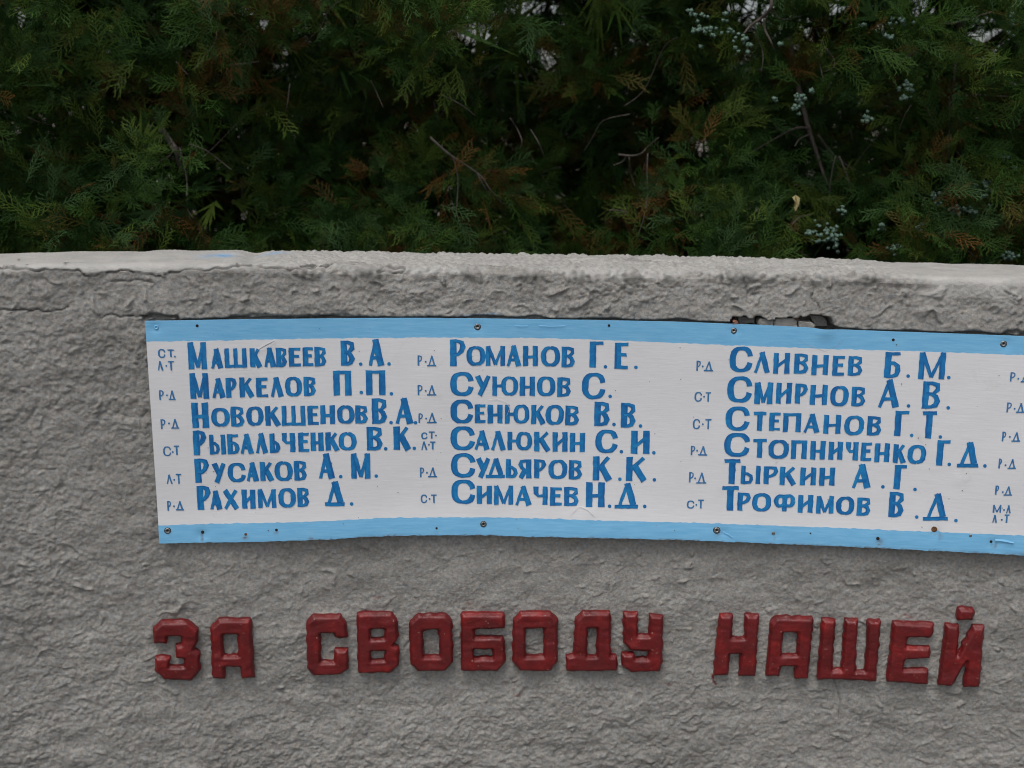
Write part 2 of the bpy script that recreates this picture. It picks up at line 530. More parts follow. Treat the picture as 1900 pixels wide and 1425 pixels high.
# base level: plaster above the sign stands further out, sign recess below it
us_ok = sstep(uL0 - .015, uL0 + .004, UU)
gap_n = lookup(spectral(NX, NY, 50, 50, 61, .5), X, Y)
edge = ZZ - zs_t - .0002 - .0010 * np.maximum(gap_n, -.6)
D += us_ok * .0065 * sstep(-.0005, .0016, edge) * np.exp(-np.maximum(edge, 0) / .05)
D += us_ok * -.001 * np.exp(-(np.minimum(edge, 0) / .006) ** 2) * (edge < 0)
lean = (uL1 - uL0) * (zs_t - ZZ) / (zs_t - zs_b)
behind = (UU > uL0 + lean + .004) & (UU < uEND) & (ZZ < zs_t) & (ZZ > zs_b) & (OFF > -.005)
D[behind] = np.minimum(D[behind], .002) - .002
# smooth grey skim under the pale coping on the left
# cracks
CR = []
z4 = lambda pts, ox=0: [(ox + x / 3.167, 440 + y / 3.167) for x, y in pts]
CR.append((z4([(-60, 190), (0, 187), (150, 187), (230, 198), (300, 190), (455, 200), (515, 228), (600, 210), (720, 196), (840, 210), (920, 232), (990, 205), (1130, 192), (1250, 195), (1350, 186), (1450, 165), (1490, 178), (1600, 188), (1700, 196), (1800, 190), (1900, 178)]), .0021, .0010))
CR.append((z4([(150, 178), (230, 165), (410, 172)], 550) , .0022, .0012))
CR.append((z4([(-40, 180), (60, 176), (150, 180), (240, 174), (410, 168)], 570), .0026, .0013))
CR.append((z4([(-60, 425), (80, 428), (230, 424), (290, 442), (345, 430), (400, 415)]), .0022, .0011))
CR.append((z4([(600, 470), (650, 452), (700, 467), (780, 463), (855, 468)]), .0022, .0011))
CR.append((z4([(655, 262), (760, 254), (900, 262)]), .0016, .0014))
CR.append(([(700, 505), (745, 508), (752, 500), (715, 499), (700, 505)], .0018, .0012))
CR.append(([(1370, 495), (1380, 520), (1388, 541), (1384, 560)], .0010, .0012))
CR.append(([(1480, 505), (1500, 514), (1512, 530), (1505, 552), (1520, 570)], .0012, .0012))
CR.append(([(1545, 1255), (1560, 1300), (1555, 1330)], .0013, .0012))
wig = lookup(spectral(NX, NY, 16, 16, 51, .6), X, Y) * .0008
CRD = np.zeros_like(D)
PX, PY = project(np.dstack([wp(UU, 0 * UU, OFF)[..., :2], ZZ]).reshape(-1, 3))
PX = PX.reshape(D.shape); PY = PY.reshape(D.shape)
SEEN = (OFF > -TH_W + .004)
for pts, dep, wd in CR:
    d = polydist(UU, ZZ + wig, conv(pts))
    CRD = np.maximum(CRD, dep * np.exp(-(d / (wd * .78)) ** 2))
CRD *= (OFF > -.013) & (SS < ZREF + .02)
D -= CRD * 1.4
# lip torn open at the coping
cu, cz = at(463, 489)
lipn = np.exp(-((UU - cu) / .012) ** 2) * np.exp(-((ZZ - cz) / .0045) ** 2)
D -= .006 * lipn
cu, cz = at(440, 484)
D += .004 * np.exp(-((UU - cu) / .02) ** 2 - ((ZZ - cz) / .004) ** 2)
# coping plaster of the left end stands 2 mm proud of the face below its crack
cpl = conv(z4([(-1500, 190), (0, 187), (455, 200), (515, 228), (600, 210), (720, 196), (840, 210), (920, 232), (990, 205), (1250, 195), (1450, 168), (1600, 188), (1900, 178)]))
zc = np.interp(U1, [p[0] for p in cpl], [p[1] for p in cpl])
paleL = sstep(-.0006, .0010, ZZ - zc + wig) * (1 - sstep(float(at(600, 490)[0]), float(at(700, 490)[0]), UU))
D += .0012 * paleL * (OFF > -.02)
fr = (OFF > -.013) & (paleL > .5)
D[fr] = D[fr] * .45 + .0015
# the hole above the sign with masonry showing
z5 = [(1100 + x / 2.375, 440 + y / 2.375) for x, y in [(610, 352), (640, 355), (700, 352), (740, 356), (800, 359), (880, 354), (915, 350), (965, 342), (1010, 346), (1042, 361), (1062, 381), (1090, 395), (1080, 420), (600, 400)]]
hole = inpoly(UU + wig * 1.3, ZZ + wig * 1.3, conv(z5)) & (OFF > -.01)
D[hole] = -.022 + .003 * np.clip(big[hole], -1, 1)
# dark opening along the sign's top left
for pts, dep in (([(269, 589.5), (280, 587), (312, 586.5), (330, 589.5)], .014), ([(430, 588), (470, 585), (540, 587), (600, 588.5)], .004), ([(560, 589), (640, 586.5), (680, 588)], .003), ([(1860, 618), (1905, 616)], .008)):
    d = polydist(UU, ZZ + wig, conv(pts))
    D -= dep * np.exp(-(d / .0022) ** 2) * (OFF > -.01)
# pale mortar halo flattening round the relief letters is made by the letters' own bedding
lz0 = float(at(950, 1105)[1]); lz1 = float(at(950, 1290)[1])
# ---- paint masks
spk = lookup(nB, X, Y)
pale = np.clip(topm, 0, 1)
fm = sstep(ZREF - .0062, ZREF - .0028, ZZ - ztu + .003 * mask + .002 * big)
pale = np.maximum(pale * fm, paleL * .92)
paleR = sstep(float(at(1650, 500)[0]), float(at(1760, 500)[0]), UU) * sstep(-.035, -.012, ZZ - Ztop(UU) + .004 * big)
pale = np.maximum(pale, paleR * .75)
pale = np.clip(pale - (1 - smooth_end) * (.16 + .45 * sstep(.0, 1.5, spk + .4 * big)) , 0, 1)
grime_shade = np.clip(CRD / .0024, 0, 1) * .95  # darkened along the carved cracks
for px, py, rr_ in ((35, 481.5, .0016), (122, 491, .0022), (127, 489, .0014), (5, 508, .002)):
    grime_shade = np.maximum(grime_shade, .95 * np.exp(-((PX - px) ** 2 + (PY - py) ** 2) / (rr_ * 1500) ** 2) * SEEN)
gm = sstep(-.4, 1.4, big + .5 * spk) * np.exp(-((ZZ - (ZREF + ztu - .0085)) / .0065) ** 2) * (1 - smooth_end) * (OFF > -.02)
grime_shade = np.clip(grime_shade + .75 * gm + .25 * sstep(.9, 2.2, -peb * 2) * (1 - topm), 0, 1)  # grime line, plus shade painted into hollows between the stucco lumps
grime_shade[hole] = .5  # recess of the hole darkened in colour as well as carved
blue = np.zeros_like(D)
for px, py, rx, ry, k in ((418, 478, 16, 3.2, .95), (398, 477, 30, 2.2, .5), (505, 473, 24, 2.0, .7), (380, 480, 14, 2, .3), (880, 584, 18, 1.6, .7), (912, 581, 14, 1.6, .6)):
    blue += k * np.exp(-((PX - px) / rx) ** 2 - ((PY - py) / ry) ** 2) * sstep(-1.2, .3, spk + .6) * SEEN
red = np.zeros_like(D)
d = polydist(UU, ZZ, conv([(1322, 1250), (1323, 1262), (1328, 1268)])); red += sstep(.0018, .0008, d)
for px, py in ((1681, 1141), (962, 1290), (1240, 1270), (700, 1108), (1690, 1146), (870, 1120)):
    cu, cz = at(px, py)
    red += .6 * np.exp(-((UU - cu) / .004) ** 2 - ((ZZ - cz) / .0018) ** 2)
P = wp(UU, 0 * UU, OFF + D * NO)
P[..., 2] = ZZ + D * NZ
idx = np.arange(nr * nu).reshape(nr, nu)
Fc = np.stack([idx[:-1, :-1], idx[:-1, 1:], idx[1:, 1:], idx[1:, :-1]], -1)
ksplit = next(i for i, r in enumerate(rows) if r[0] == 'a')
A = {'pale': pale, 'grime_shade': grime_shade, 'blue': np.clip(blue, 0, 1), 'red': np.clip(red, 0, 1)}
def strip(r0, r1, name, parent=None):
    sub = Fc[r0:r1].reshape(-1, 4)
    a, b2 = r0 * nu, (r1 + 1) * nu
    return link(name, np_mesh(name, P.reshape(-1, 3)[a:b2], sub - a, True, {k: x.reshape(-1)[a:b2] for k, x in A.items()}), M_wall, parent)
wall = empty('curved_wall', (float(P[0, nu // 2, 0]), float(P[0, nu // 2, 1]), 0))
tag(wall, 'grey rough stucco memorial wall with pale cracked top edge, carrying the sign and red letters', 'wall')
strip(0, ksplit, 'stucco_face', wall)
strip(ksplit, nr - 1, 'coping', wall)
# masonry fragments showing in the hole
def chunk(name, pts, off0, off1, m, parent, seed):
    r = random.Random(seed)
    w0 = conv(pts)
    w = []
    for (a, b) in zip(w0, w0[1:] + w0[:1]):
        for k in range(3):
            w.append((a[0] + (b[0] - a[0]) * k / 3 + r.gauss(0, .0004), a[1] + (b[1] - a[1]) * k / 3 + r.gauss(0, .0006)))
    n = len(w)
    mu = sum(p[0] for p in w) / n; mz = sum(p[1] for p in w) / n
    vs = []
    for k, o in ((1.0, off0), (1.0, off1 - .002), (.9, off1)):
        for (u, z) in w:
            j = .0006
            vs.append(wp(mu + (u - mu) * k + r.uniform(-j, j), mz + (z - mz) * k + r.uniform(-j, j), o + r.uniform(-j, j)).tolist())
    fs = [[i, (i + 1) % n, n + (i + 1) % n, n + i] for i in range(n)] + [[n + i, n + (i + 1) % n, 2 * n + (i + 1) % n, 2 * n + i] for i in range(n)]
    fs += [list(range(2 * n, 3 * n)), list(range(n))[::-1]]
    me = bpy.data.meshes.new(name)
    me.from_pydata(vs, [], fs)
    me.update()
    return link(name, me, m, parent)
q = lambda L: [(1100 + x / 2.375, 440 + y / 2.375) for x, y in L]
chunk('stone', q([(733, 360), (795, 356), (797, 384), (797, 400), (730, 398), (728, 376)]), -.03, .001, M_stone, wall, 1)
chunk('stone', q([(801, 357), (885, 354), (902, 372), (900, 400), (801, 400)]), -.03, .002, M_stone, wall, 2)
chunk('stone', q([(905, 372), (960, 372), (978, 385), (980, 405), (903, 402)]), -.03, .003, M_stone, wall, 3)
chunk('stone', q([(645, 356), (722, 358), (722, 392), (650, 392)]), -.03, -.012, M_stone, wall, 4)
chunk('brick', q([(880, 354), (905, 352), (912, 368), (900, 376), (886, 370)]), -.03, -.006, M_brickred, wall, 5)
chunk('brick', q([(614, 366), (630, 364), (640, 376), (636, 390), (616, 388)]), -.03, .004, M_brickred, wall, 6)
chunk('stone', q([(960, 350), (1010, 352), (1040, 372), (1050, 400), (985, 402)]), -.03, -.014, M_stone, wall, 7)

# ------------------------------------------------------------------ the name board
zmid = float((at(300, 800)[1]))
bl = wp(uL0, float(zbot(uL0)), .01)
board = empty('name_board', tuple(float(x) for x in bl))
tag(board, 'white sheet-metal board with sky blue borders and hand-painted blue names, screwed to the stucco wall', 'sign')
ub = np.concatenate([np.arange(0, 1, .0029 / (uEND - uL0)), [1.0]])
RUSTS = [(1733, 986, .0065, .0016, .5), (1628, 1004, .005, .002, .6), (1434, 992, .002, .003, .4), (810, 983, .0015, .003, .4), (1100, 992, .012, .0012, .8), (860, 988.5, .02, .0008, .7), (456, 992.5, .003, .002, 1), (576, 993.5, .003, .0016, 1), (1095, 990, .003, .0015, 1), (740, 987.5, .02, .0007, .55), (1250, 993.5, .02, .0007, .5), (1500, 1004, .03, .0009, .6), (1620, 1009, .02, .0009, .6),
         (376, 992, .0012, .006, .9), (513, 983, .0022, .002, .8), (1628, 1001, .003, .004, .9), (1733, 984, .004, .003, .8), (1741, 990, .002, .004, .7), (1840, 1006, .003, .004, .8), (1361, 598, .004, .001, .8), (1329, 984, .004, .004, .4),
         (1900, 1022, .02, .0012, .6), (1800, 1017.5, .02, .0008, .5), (700, 989.5, .02, .0008, .5), (1440, 853, .001, .003, .6)]
def board_strip(name, lo, hi, m, nrow, back=0.0):
    g = np.linspace(0, 1, nrow)
    G, Ub = np.meshgrid(g, ub, indexing='ij')
    u = uL0 + Ub * (uEND - uL0)
    z = lo(u) * (1 - G) + hi(u) * G
    if lo is zbot:
        z += (1 - G) * .00025 * lookup(BN2, u * 4000, z * 0)
    # left edge leans with the sheet
    tz = (ztop(u) - z) / (ztop(u) - zbot(u))
    u = u + (uL1 - uL0) * tz * (1 - Ub)
    off = board_off(u, z) - back
    V = wp(u, z, off)
    i = np.arange(V.shape[0] * V.shape[1]).reshape(V.shape[:2])
    f = np.stack([i[:-1, :-1], i[:-1, 1:], i[1:, 1:], i[1:, :-1]], -1).reshape(-1, 4)
    ru = np.zeros_like(u)
    for px, py, rx, ry, k in RUSTS:
        cu, cz = at(px, py)
        ru = np.maximum(ru, k * np.exp(-((u - cu) / rx) ** 2 - ((z - cz) / ry) ** 2))
    ed = np.exp(-((z - zbot(u)) / .0011) ** 2) * sstep(float(at(430, 995)[0]), float(at(640, 995)[0]), u) * sstep(-.5, .9, lookup(BN2, u * 2600, z * 0 + 9) + .35 * lookup(nB, u * 1500, z * 900))
    ru = np.maximum(ru, .85 * ed)
    ru *= .75 + .35 * lookup(nB, u * 1500, z * 1500)
    me = np_mesh(name, V.reshape(-1, 3), f, True, {'rust': np.clip(ru, 0, 1).ravel()})
    o = link(name, me, m, board)
    if back:
        md = o.modifiers.new('thickness', 'SOLIDIFY')
        md.thickness = .0012
        md.offset = -1
    return o
b1 = lambda u: np.interp(u, *S_B1) + .0003 * lookup(BN2, np.asarray(u) * 5000, np.asarray(u) * 0)
b2f = lambda u: np.interp(u, *S_B2) + .0003 * lookup(BN2, np.asarray(u) * 5000, np.asarray(u) * 0 + 50)
board_strip('metal_sheet', zbot, ztop, M_blue, 30, .0003)
board_strip('top_border', b1, ztop, M_blue, 16)
board_strip('white_panel', b2f, b1, M_white, 96)
board_strip('bottom_border', zbot, b2f, M_blue, 18)

# ---- brush lettering: every glyph is a handful of brush strokes
def glyph(ch, w, h, s, t):
    """strokes as (points, widths); origin top left, y down; s = thick, t = thin"""
    L = s / 2; Rr = w - s / 2; T = t / 2; B = h - t / 2
    def ring(x0, x1, y0, y1, a0=0, a1=360, n=14):
        out = []; wd = []
        cx, cy = (x0 + x1) / 2, (y0 + y1) / 2
        for i in range(n + 1):
            a = math.radians(a0 + (a1 - a0) * i / n)
            ca, sa = math.cos(a), math.sin(a)
            e = .8
            out.append((cx + (x1 - x0) / 2 * math.copysign(abs(ca) ** e, ca), cy + (y1 - y0) / 2 * math.copysign(abs(sa) ** e, sa)))
            wd.append(t + (s - t) * abs(ca) ** 1.1)
        return out, wd
    def st(x0, y0, x1, y1, a, b=None):
        return [(x0, y0), (x1, y1)], [a, b if b is not None else a]
    if ch == 'А': return [st(t * .5, h, w * .50, 0, t), st(w * .47, 0, w - s * .45, h, s * .95, s * 1.05), st(w * .25, h * .70, w * .78, h * .70, t)]
    if ch == 'Б': return [st(L, 0, L, h, s), st(0, T, w * .9, T, t), ([(L, h * .42), (w * .55, h * .43), (w - s * .6, h * .55), (w - s * .5, h * .72), (w - s * .7, h * .88), (w * .5, B), (L, B)], [t, t, s * .8, s * .9, s * .7, t, t])]
    if ch == 'В': return [st(L, 0, L, h, s), ([(L, T), (w * .5, T), (w * .80, h * .13), (w * .82, h * .30), (w * .58, h * .45), (L, h * .46)], [t, t, s * .75, s * .75, t, t]), ([(w * .5, h * .46), (w - s * .7, h * .56), (w - s * .45, h * .72), (w - s * .7, h * .88), (w * .5, B), (L, B)], [t, s * .75, s * .9, s * .75, t, t])]
    if ch == 'Г': return [st(L, 0, L, h, s), st(0, T, w, T, t)]
    if ch == 'Д': return [st(w * .22, h - t, w * .55, 0, t), st(w * .52, 0, w * .80, h - t, s), st(0, B, w, B, t * 1.1)]
    if ch == 'Е': return [st(L, 0, L, h, s), st(L, T, w, T, t), st(L, h * .46, w * .88, h * .46, t), st(L, B, w, B, t)]
    if ch == 'И': return [st(L, 0, L, h, s), st(Rr, 0, Rr, h, s), st(L, h * .72, Rr, h * .28, t)]
    if ch == 'К': return [st(L, 0, L, h, s), st(L + s * .3, h * .52, w - t, T * .6, t * 1.1), st(w * .42, h * .38, w - s * .4, h, s)]
    if ch == 'Л': return [st(t * .6, h, w * .47, 0, t), st(w * .44, 0, w - s * .5, h, s)]
    if ch == 'М': return [st(L, 0, L, h, s), st(Rr, 0, Rr, h, s), st(L, 0, w * .5, h * .93, s * .8, t), st(Rr, 0, w * .5, h * .93, t * .9, t)]
    if ch == 'Н': return [st(L, 0, L, h, s), st(Rr, 0, Rr, h, s), st(L, h * .56, Rr, h * .54, t)]
    if ch == 'О': return [ring(L, Rr, T, B, 90, 270), ring(L, Rr, T, B, -90, 90)]
    if ch == 'П': return [st(L, 0, L, h, s), st(Rr, 0, Rr, h, s), st(0, T, w, T, t)]
    if ch == 'Р': return [st(L, 0, L, h, s), ([(L, T), (w * .5, T), (w - s * .6, h * .12), (w - s * .45, h * .27), (w - s * .7, h * .44), (w * .5, h * .56), (L, h * .58)], [t, t, s * .75, s * .85, s * .7, t, t])]
    if ch == 'С':
        a, wa = ring(L, w - s * .42, T, B, 12, 348, 20)
        return [(a, [s * .82 if i in (0, 1, 2, 18, 19, 20) else x for i, x in enumerate(wa)])]
    if ch == 'Т': return [st(w * .5, 0, w * .5, h, s), st(0, T, w, T, t * 1.1)]
    if ch == 'У': return [st(s * .4, 0, w * .52, h * .62, s), st(w - t * .7, 0, w * .28, h, t * 1.4, s * .9)]
    if ch == 'Ф': return [st(w * .5, 0, w * .5, h, s), ring(L, w * .5, T, h * .68, 0, 360), ring(w * .5, Rr, T, h * .68, 0, 360)]
    if ch == 'Х': return [st(s * .5, 0, w - s * .5, h, s), st(w - t, 0, t * .8, h, t * 1.2)]
    if ch == 'Ч': return [st(Rr, 0, Rr, h, s), ([(L, 0), (L, h * .36), (w * .35, h * .52), (Rr, h * .50)], [s, s * .9, t, t])]
    if ch == 'Ш': return [st(L, 0, L, h, s), st(w * .5, 0, w * .5, h, s * .9), st(Rr, 0, Rr, h, s), st(0, B, w, B, t)]
    if ch == 'Ь': return [st(L, 0, L, h, s), ([(L, h * .42), (w * .5, h * .44), (w - s * .6, h * .56), (w - s * .5, h * .74), (w - s * .8, h * .90), (w * .45, B), (L, B)], [t, t, s * .75, s * .85, s * .7, t, t])]
    if ch == 'Ы': return glyph('Ь', w * .66, h, s * .95, t) + [st(Rr, 0, Rr, h, s)]
    if ch == 'Ю':
        r = [([(x + w * .34, y) for x, y in p], q) for p, q in glyph('О', w * .66, h, s, t)]
        return [st(L, 0, L, h, s), st(L, h * .5, w * .38, h * .5, t)] + r
    if ch == 'Я': return [([(w - x, y) for x, y in p], q) for p, q in glyph('Р', w, h, s, t)[:]] + [st(w * .55, h * .55, s * .45, h, s * .9)]
    raise KeyError(ch)

def resample(pts, wd, seg):
    P2, W2 = [pts[0]], [wd[0]]
    for (a, b), (wa, wb) in zip(zip(pts[:-1], pts[1:]), zip(wd[:-1], wd[1:])):
        n = max(1, int(math.hypot(b[0] - a[0], b[1] - a[1]) / seg))
        for k in range(1, n + 1):
            f = k / n
            P2.append((a[0] + (b[0] - a[0]) * f, a[1] + (b[1] - a[1]) * f)); W2.append(wa + (wb - wa) * f)
    return P2, W2

class Paint:
    def __init__(self): self.v = []; self.f = []; self.tone = []; self.k = 0
    def poly_strip(self, Lp, Rp, tone):
        b0 = len(self.v)
        self.k += 1
        lay = .00035 + .00004 * (self.k % 9)
        for (l, r) in zip(Lp, Rp):
            for p in (l, r):
                self.v.append((p[0], p[1], lay)); self.tone.append(tone)
        for i in range(len(Lp) - 1):
            a = b0 + 2 * i
            self.f.append((a, a + 1, a + 3, a + 2))
    def stroke(self, pts, wd, jit=.28):
        closed = False
        P2, W2 = resample(pts, wd, 6)
        Lp, Rp = [], []
        n = len(P2)
        for i in range(n):
            a = P2[max(i - 1, 0)]; c = P2[min(i + 1, n - 1)]
            dx, dy = c[0] - a[0], c[1] - a[1]
            l = math.hypot(dx, dy) or 1
            nx, ny = -dy / l, dx / l
            hw = W2[i] / 2
            j1, j2 = random.gauss(0, jit), random.gauss(0, jit)
            ex0 = random.uniform(-.5, .5) if i in (0, n - 1) else 0
            Lp.append((P2[i][0] + nx * (hw + j1) + dx / l * ex0, P2[i][1] + ny * (hw + j1) + dy / l * ex0))
            Rp.append((P2[i][0] - nx * (hw + j2) - dx / l * ex0, P2[i][1] - ny * (hw + j2) - dy / l * ex0))
        self.poly_strip(Lp, Rp, random.choice((0, .1, .25, .5)))
        # darker wet edge of the brush on one side of thick strokes
        if max(W2) > 6.5:
            side = random.choice((Lp, Rp, Rp))
            oth = Rp if side is Lp else Lp
            k = random.uniform(.18, .38)
            inn = [(s0[0] + (o0[0] - s0[0]) * k, s0[1] + (o0[1] - s0[1]) * k) for s0, o0 in zip(side, oth)]
            a, b = (side, inn) if side is Lp else (inn, side)
            self.poly_strip(a, b, random.uniform(.45, .9))
    def letter(self, ch, x0, x1, y0, y1, s, t):
        w, h = x1 - x0, y1 - y0
        sk = (914 - (x0 + x1) / 2) * 1e-4
        wc = w - abs(sk) * h
        jit = .28 if s > 5 else .12
        for pts, wd in glyph(ch, wc, h, s, t):
            self.stroke([(x0 + abs(sk) * h / 2 + px + (py - h / 2) * sk, y0 + py) for px, py in pts], wd, jit)
    def dot(self, x, y, r):
        n = 8
        a = [(x + math.cos(math.pi * i / n) * r * 1, y - math.sin(math.pi * i / n) * r * .95) for i in range(n + 1)]
        b = [(x + math.cos(math.pi * i / n) * r, y + math.sin(math.pi * i / n) * r) for i in range(n + 1)]
        self.poly_strip(a, b, random.uniform(0, .5))
    def build(self, name, m):
        A3 = np.array(self.v)
        u, z = at(A3[:, 0], A3[:, 1], .0095)
        V = wp(u, z, board_off(u, z) + A3[:, 2])
        me = np_mesh(name, V, np.array(self.f), False, {'tone': np.array(self.tone)})
        return link(name, me, m, board)

ZA, ZB, ZC, ZD = (250, 560, 3.4545), (250, 780, 3.4545), (740, 560, 3.4545), (740, 780, 3.4545)
ZE, ZF = (1250, 580, 2.923), (1250, 800, 2.923)
# (zoom frame, [(glyph, x0, x1, y0, y1) ...], dots) - first row letters then initials
NAMES = [
 (ZA, 'М 338 465 257 430;А 484 568 300 425;Ш 573 720 298 422;К 735 815 298 420;А 825 905 295 418;В 903 978 295 418;Е 985 1065 295 415;Е 1075 1145 292 413;В 1150 1230 290 415;В 1318 1412 250 410;А 1495 1598 240 410', '1448 400;1630 398'),
 (ZA, 'М 350 478 455 620;А 493 580 490 615;Р 580 660 488 615;К 668 765 485 612;Е 775 855 488 612;Л 865 955 485 610;О 960 1075 482 607;В 1080 1163 482 605;П 1270 1390 443 602;П 1480 1608 440 598', '1452 582;1645 590'),
 (ZA, 'Н 362 478 645 808;О 487 612 680 800;В 612 705 672 800;О 712 828 672 795;К 833 935 670 795;Ш 940 1095 668 795;Е 1105 1180 668 790;Н 1187 1285 665 785;О 1295 1410 665 783;В 1412 1495 665 780;В 1518 1620 620 782;А 1670 1785 618 782', '1643 775;1800 775'),
 (ZB, 'Р 370 465 65 225;Ы 475 585 92 220;Б 590 675 90 218;А 673 762 88 215;Л 770 855 85 212;Ь 862 937 85 210;Ч 940 1030 82 205;Е 1045 1118 80 203;Н 1125 1212 80 198;К 1220 1312 78 195;О 1305 1423 78 193;В 1485 1592 42 193;К 1657 1770 40 190', '1608 183;1792 180'),
 (ZB, 'Р 380 482 247 403;У 495 588 278 402;С 592 715 275 400;А 712 795 272 393;К 800 893 268 390;О 893 1015 265 390;В 1018 1105 262 388;А 1175 1283 215 375;М 1385 1512 213 375', '1320 362;1548 358'),
 (ZB, 'Р 395 492 423 577;А 478 560 455 573;Х 560 672 452 570;И 683 775 447 568;М 787 908 445 563;О 918 1035 438 560;В 1040 1120 435 557;Д 1215 1345 395 550', '1390 537'),
 (ZC, 'Р 328 430 240 412;О 433 555 283 408;М 557 680 283 410;А 690 782 280 412;Н 795 892 283 412;О 910 1035 285 415;В 1043 1130 288 420;Г 1222 1312 255 422;Е 1382 1472 262 430', '1325 417;1520 420'),
 (ZC, 'С 328 482 450 603;У 490 590 475 600;Ю 600 765 478 602;Н 775 873 480 603;О 885 1005 480 605;В 1015 1105 485 610;С 1172 1328 457 625', '1355 607'),
 (ZC, 'С 330 480 628 780;Е 487 555 658 778;Н 570 665 660 780;Ю 680 838 660 782;К 848 940 662 785;О 940 1060 663 790;В 1067 1158 668 793;В 1252 1355 643 798;В 1422 1522 650 808', '1380 788;1550 797'),
 (ZD, 'С 330 490 40 193;А 485 580 68 190;Л 590 687 70 192;Ю 697 855 75 192;К 867 973 75 200;И 985 1083 78 203;Н 1097 1195 83 205;С 1258 1408 62 210;И 1487 1610 68 215', '1427 202;1635 208'),
 (ZD, 'С 333 493 213 368;У 497 588 245 368;Д 557 680 247 370;Ь 685 765 250 370;Я 765 850 252 372;Р 867 945 252 372;О 958 1082 255 377;В 1090 1177 258 380;К 1243 1367 232 385;К 1455 1592 235 388', '1417 377;1638 380'),
 (ZD, 'С 335 493 383 535;И 500 597 420 535;М 610 733 420 540;А 745 850 423 542;Ч 862 955 425 540;Е 968 1045 430 545;В 1058 1155 428 547;Н 1198 1320 397 552;Д 1382 1535 403 560', '1350 547;1575 548'),
 (ZE, 'С 298 432 183 322;Л 433 527 213 325;И 537 632 218 330;В 650 735 222 330;Н 745 842 230 338;Е 858 930 235 342;В 943 1030 237 343;Б 1140 1242 215 355;М 1325 1480 217 362', '1273 345;1493 353'),
 (ZE, 'С 287 430 345 488;М 435 540 378 495;И 552 643 380 493;Р 655 730 385 492;Н 737 837 392 500;О 845 953 398 507;В 962 1045 403 508;А 1108 1232 365 515;В 1345 1455 375 522', '1275 507;1490 517'),
 (ZE, 'С 278 417 510 640;Т 430 503 538 640;Е 515 580 542 640;П 590 693 545 647;А 703 795 550 650;Н 810 910 555 657;О 922 1038 560 665;В 1047 1133 563 667;Г 1195 1280 535 670;Т 1342 1430 537 683', '1292 667;1447 675'),
 (ZF, 'С 270 418 10 137;Т 427 505 42 143;О 510 627 47 148;П 633 725 50 150;Н 738 825 53 153;И 837 920 58 155;Ч 930 1005 60 158;Е 1013 1078 63 162;Н 1087 1175 67 168;К 1187 1265 72 173;О 1265 1375 77 178;Г 1422 1503 50 187;Д 1535 1662 60 195', '1495 180;1687 187'),
 (ZF, 'Т 270 362 152 285;Ы 362 472 187 285;Р 485 568 190 285;К 572 668 192 290;И 683 775 197 292;Н 787 877 198 295;А 965 1075 180 308;Г 1192 1267 185 315', '1135 302;1310 317'),
 (ZF, 'Т 258 353 298 428;Р 343 420 332 428;О 422 530 335 433;Ф 540 660 342 432;И 670 758 345 440;М 770 870 352 445;О 877 983 355 453;В 990 1072 360 457;В 1162 1255 330 465;Д 1350 1497 340 483', '1318 465;1530 483'),
]
RANKS = [
 (ZA, 'С 148 200 300 357;Т 210 255 303 352;Л 145 185 378 437;Т 213 255 378 437', '258 348;203 408'),
 (ZA, 'Р 155 190 565 627;Д 215 263 567 627', '207 597'), (ZA, 'Р 165 200 752 815;Д 230 285 750 812', '220 778'),
 (ZB, 'С 180 235 167 230;Т 250 287 162 222', '243 203'), (ZB, 'Л 200 243 350 410;Т 262 300 345 408', '252 383'), (ZB, 'Р 205 235 520 582;Д 260 315 522 580', '250 553'),
 (ZC, 'Р 120 150 343 408;Д 180 240 345 412', '172 383'), (ZC, 'Р 120 153 533 598;Д 180 240 535 600', '172 570'), (ZC, 'Р 125 155 715 777;Д 180 243 713 778', '175 748'),
 (ZD, 'С 143 185 78 122;Т 192 230 72 118;Л 143 183 137 190;Т 200 235 137 188', '238 98;193 158'), (ZD, 'Р 135 163 305 367;Д 187 245 305 367', '180 337'), (ZD, 'С 140 183 478 532;Т 207 243 478 532', '197 505'),
 (ZE, 'Р 122 148 260 315;Д 163 215 265 317', '157 290'), (ZE, 'С 112 155 430 483;Т 172 203 432 483', '165 455'), (ZE, 'С 103 145 577 632;Т 170 205 578 632', '158 605'),
 (ZF, 'Р 92 118 80 130;Д 133 183 82 132', '127 105'), (ZF, 'Р 82 110 222 277;Д 122 178 225 283', '116 255'), (ZF, 'С 70 113 375 418;Т 130 163 370 417', '122 398'),
 (ZE, 'Р 1822 1855 323 373;Д 1880 1930 327 377', '1868 357'), (ZE, 'Р 1803 1835 487 540;Д 1855 1905 490 542', '1848 520'), (ZE, 'Р 1778 1805 645 697;Д 1830 1882 648 698', '1822 672'),
 (ZF, 'Р 1758 1782 147 200;Д 1808 1858 150 202', '1798 182'), (ZF, 'Р 1740 1765 293 343;Д 1787 1837 298 347', '1783 328'), (ZF, 'М 1728 1777 398 440;Л 1800 1830 400 443;Л 1725 1755 452 493;Т 1790 1820 450 495', '1790 425;1778 478'),
]
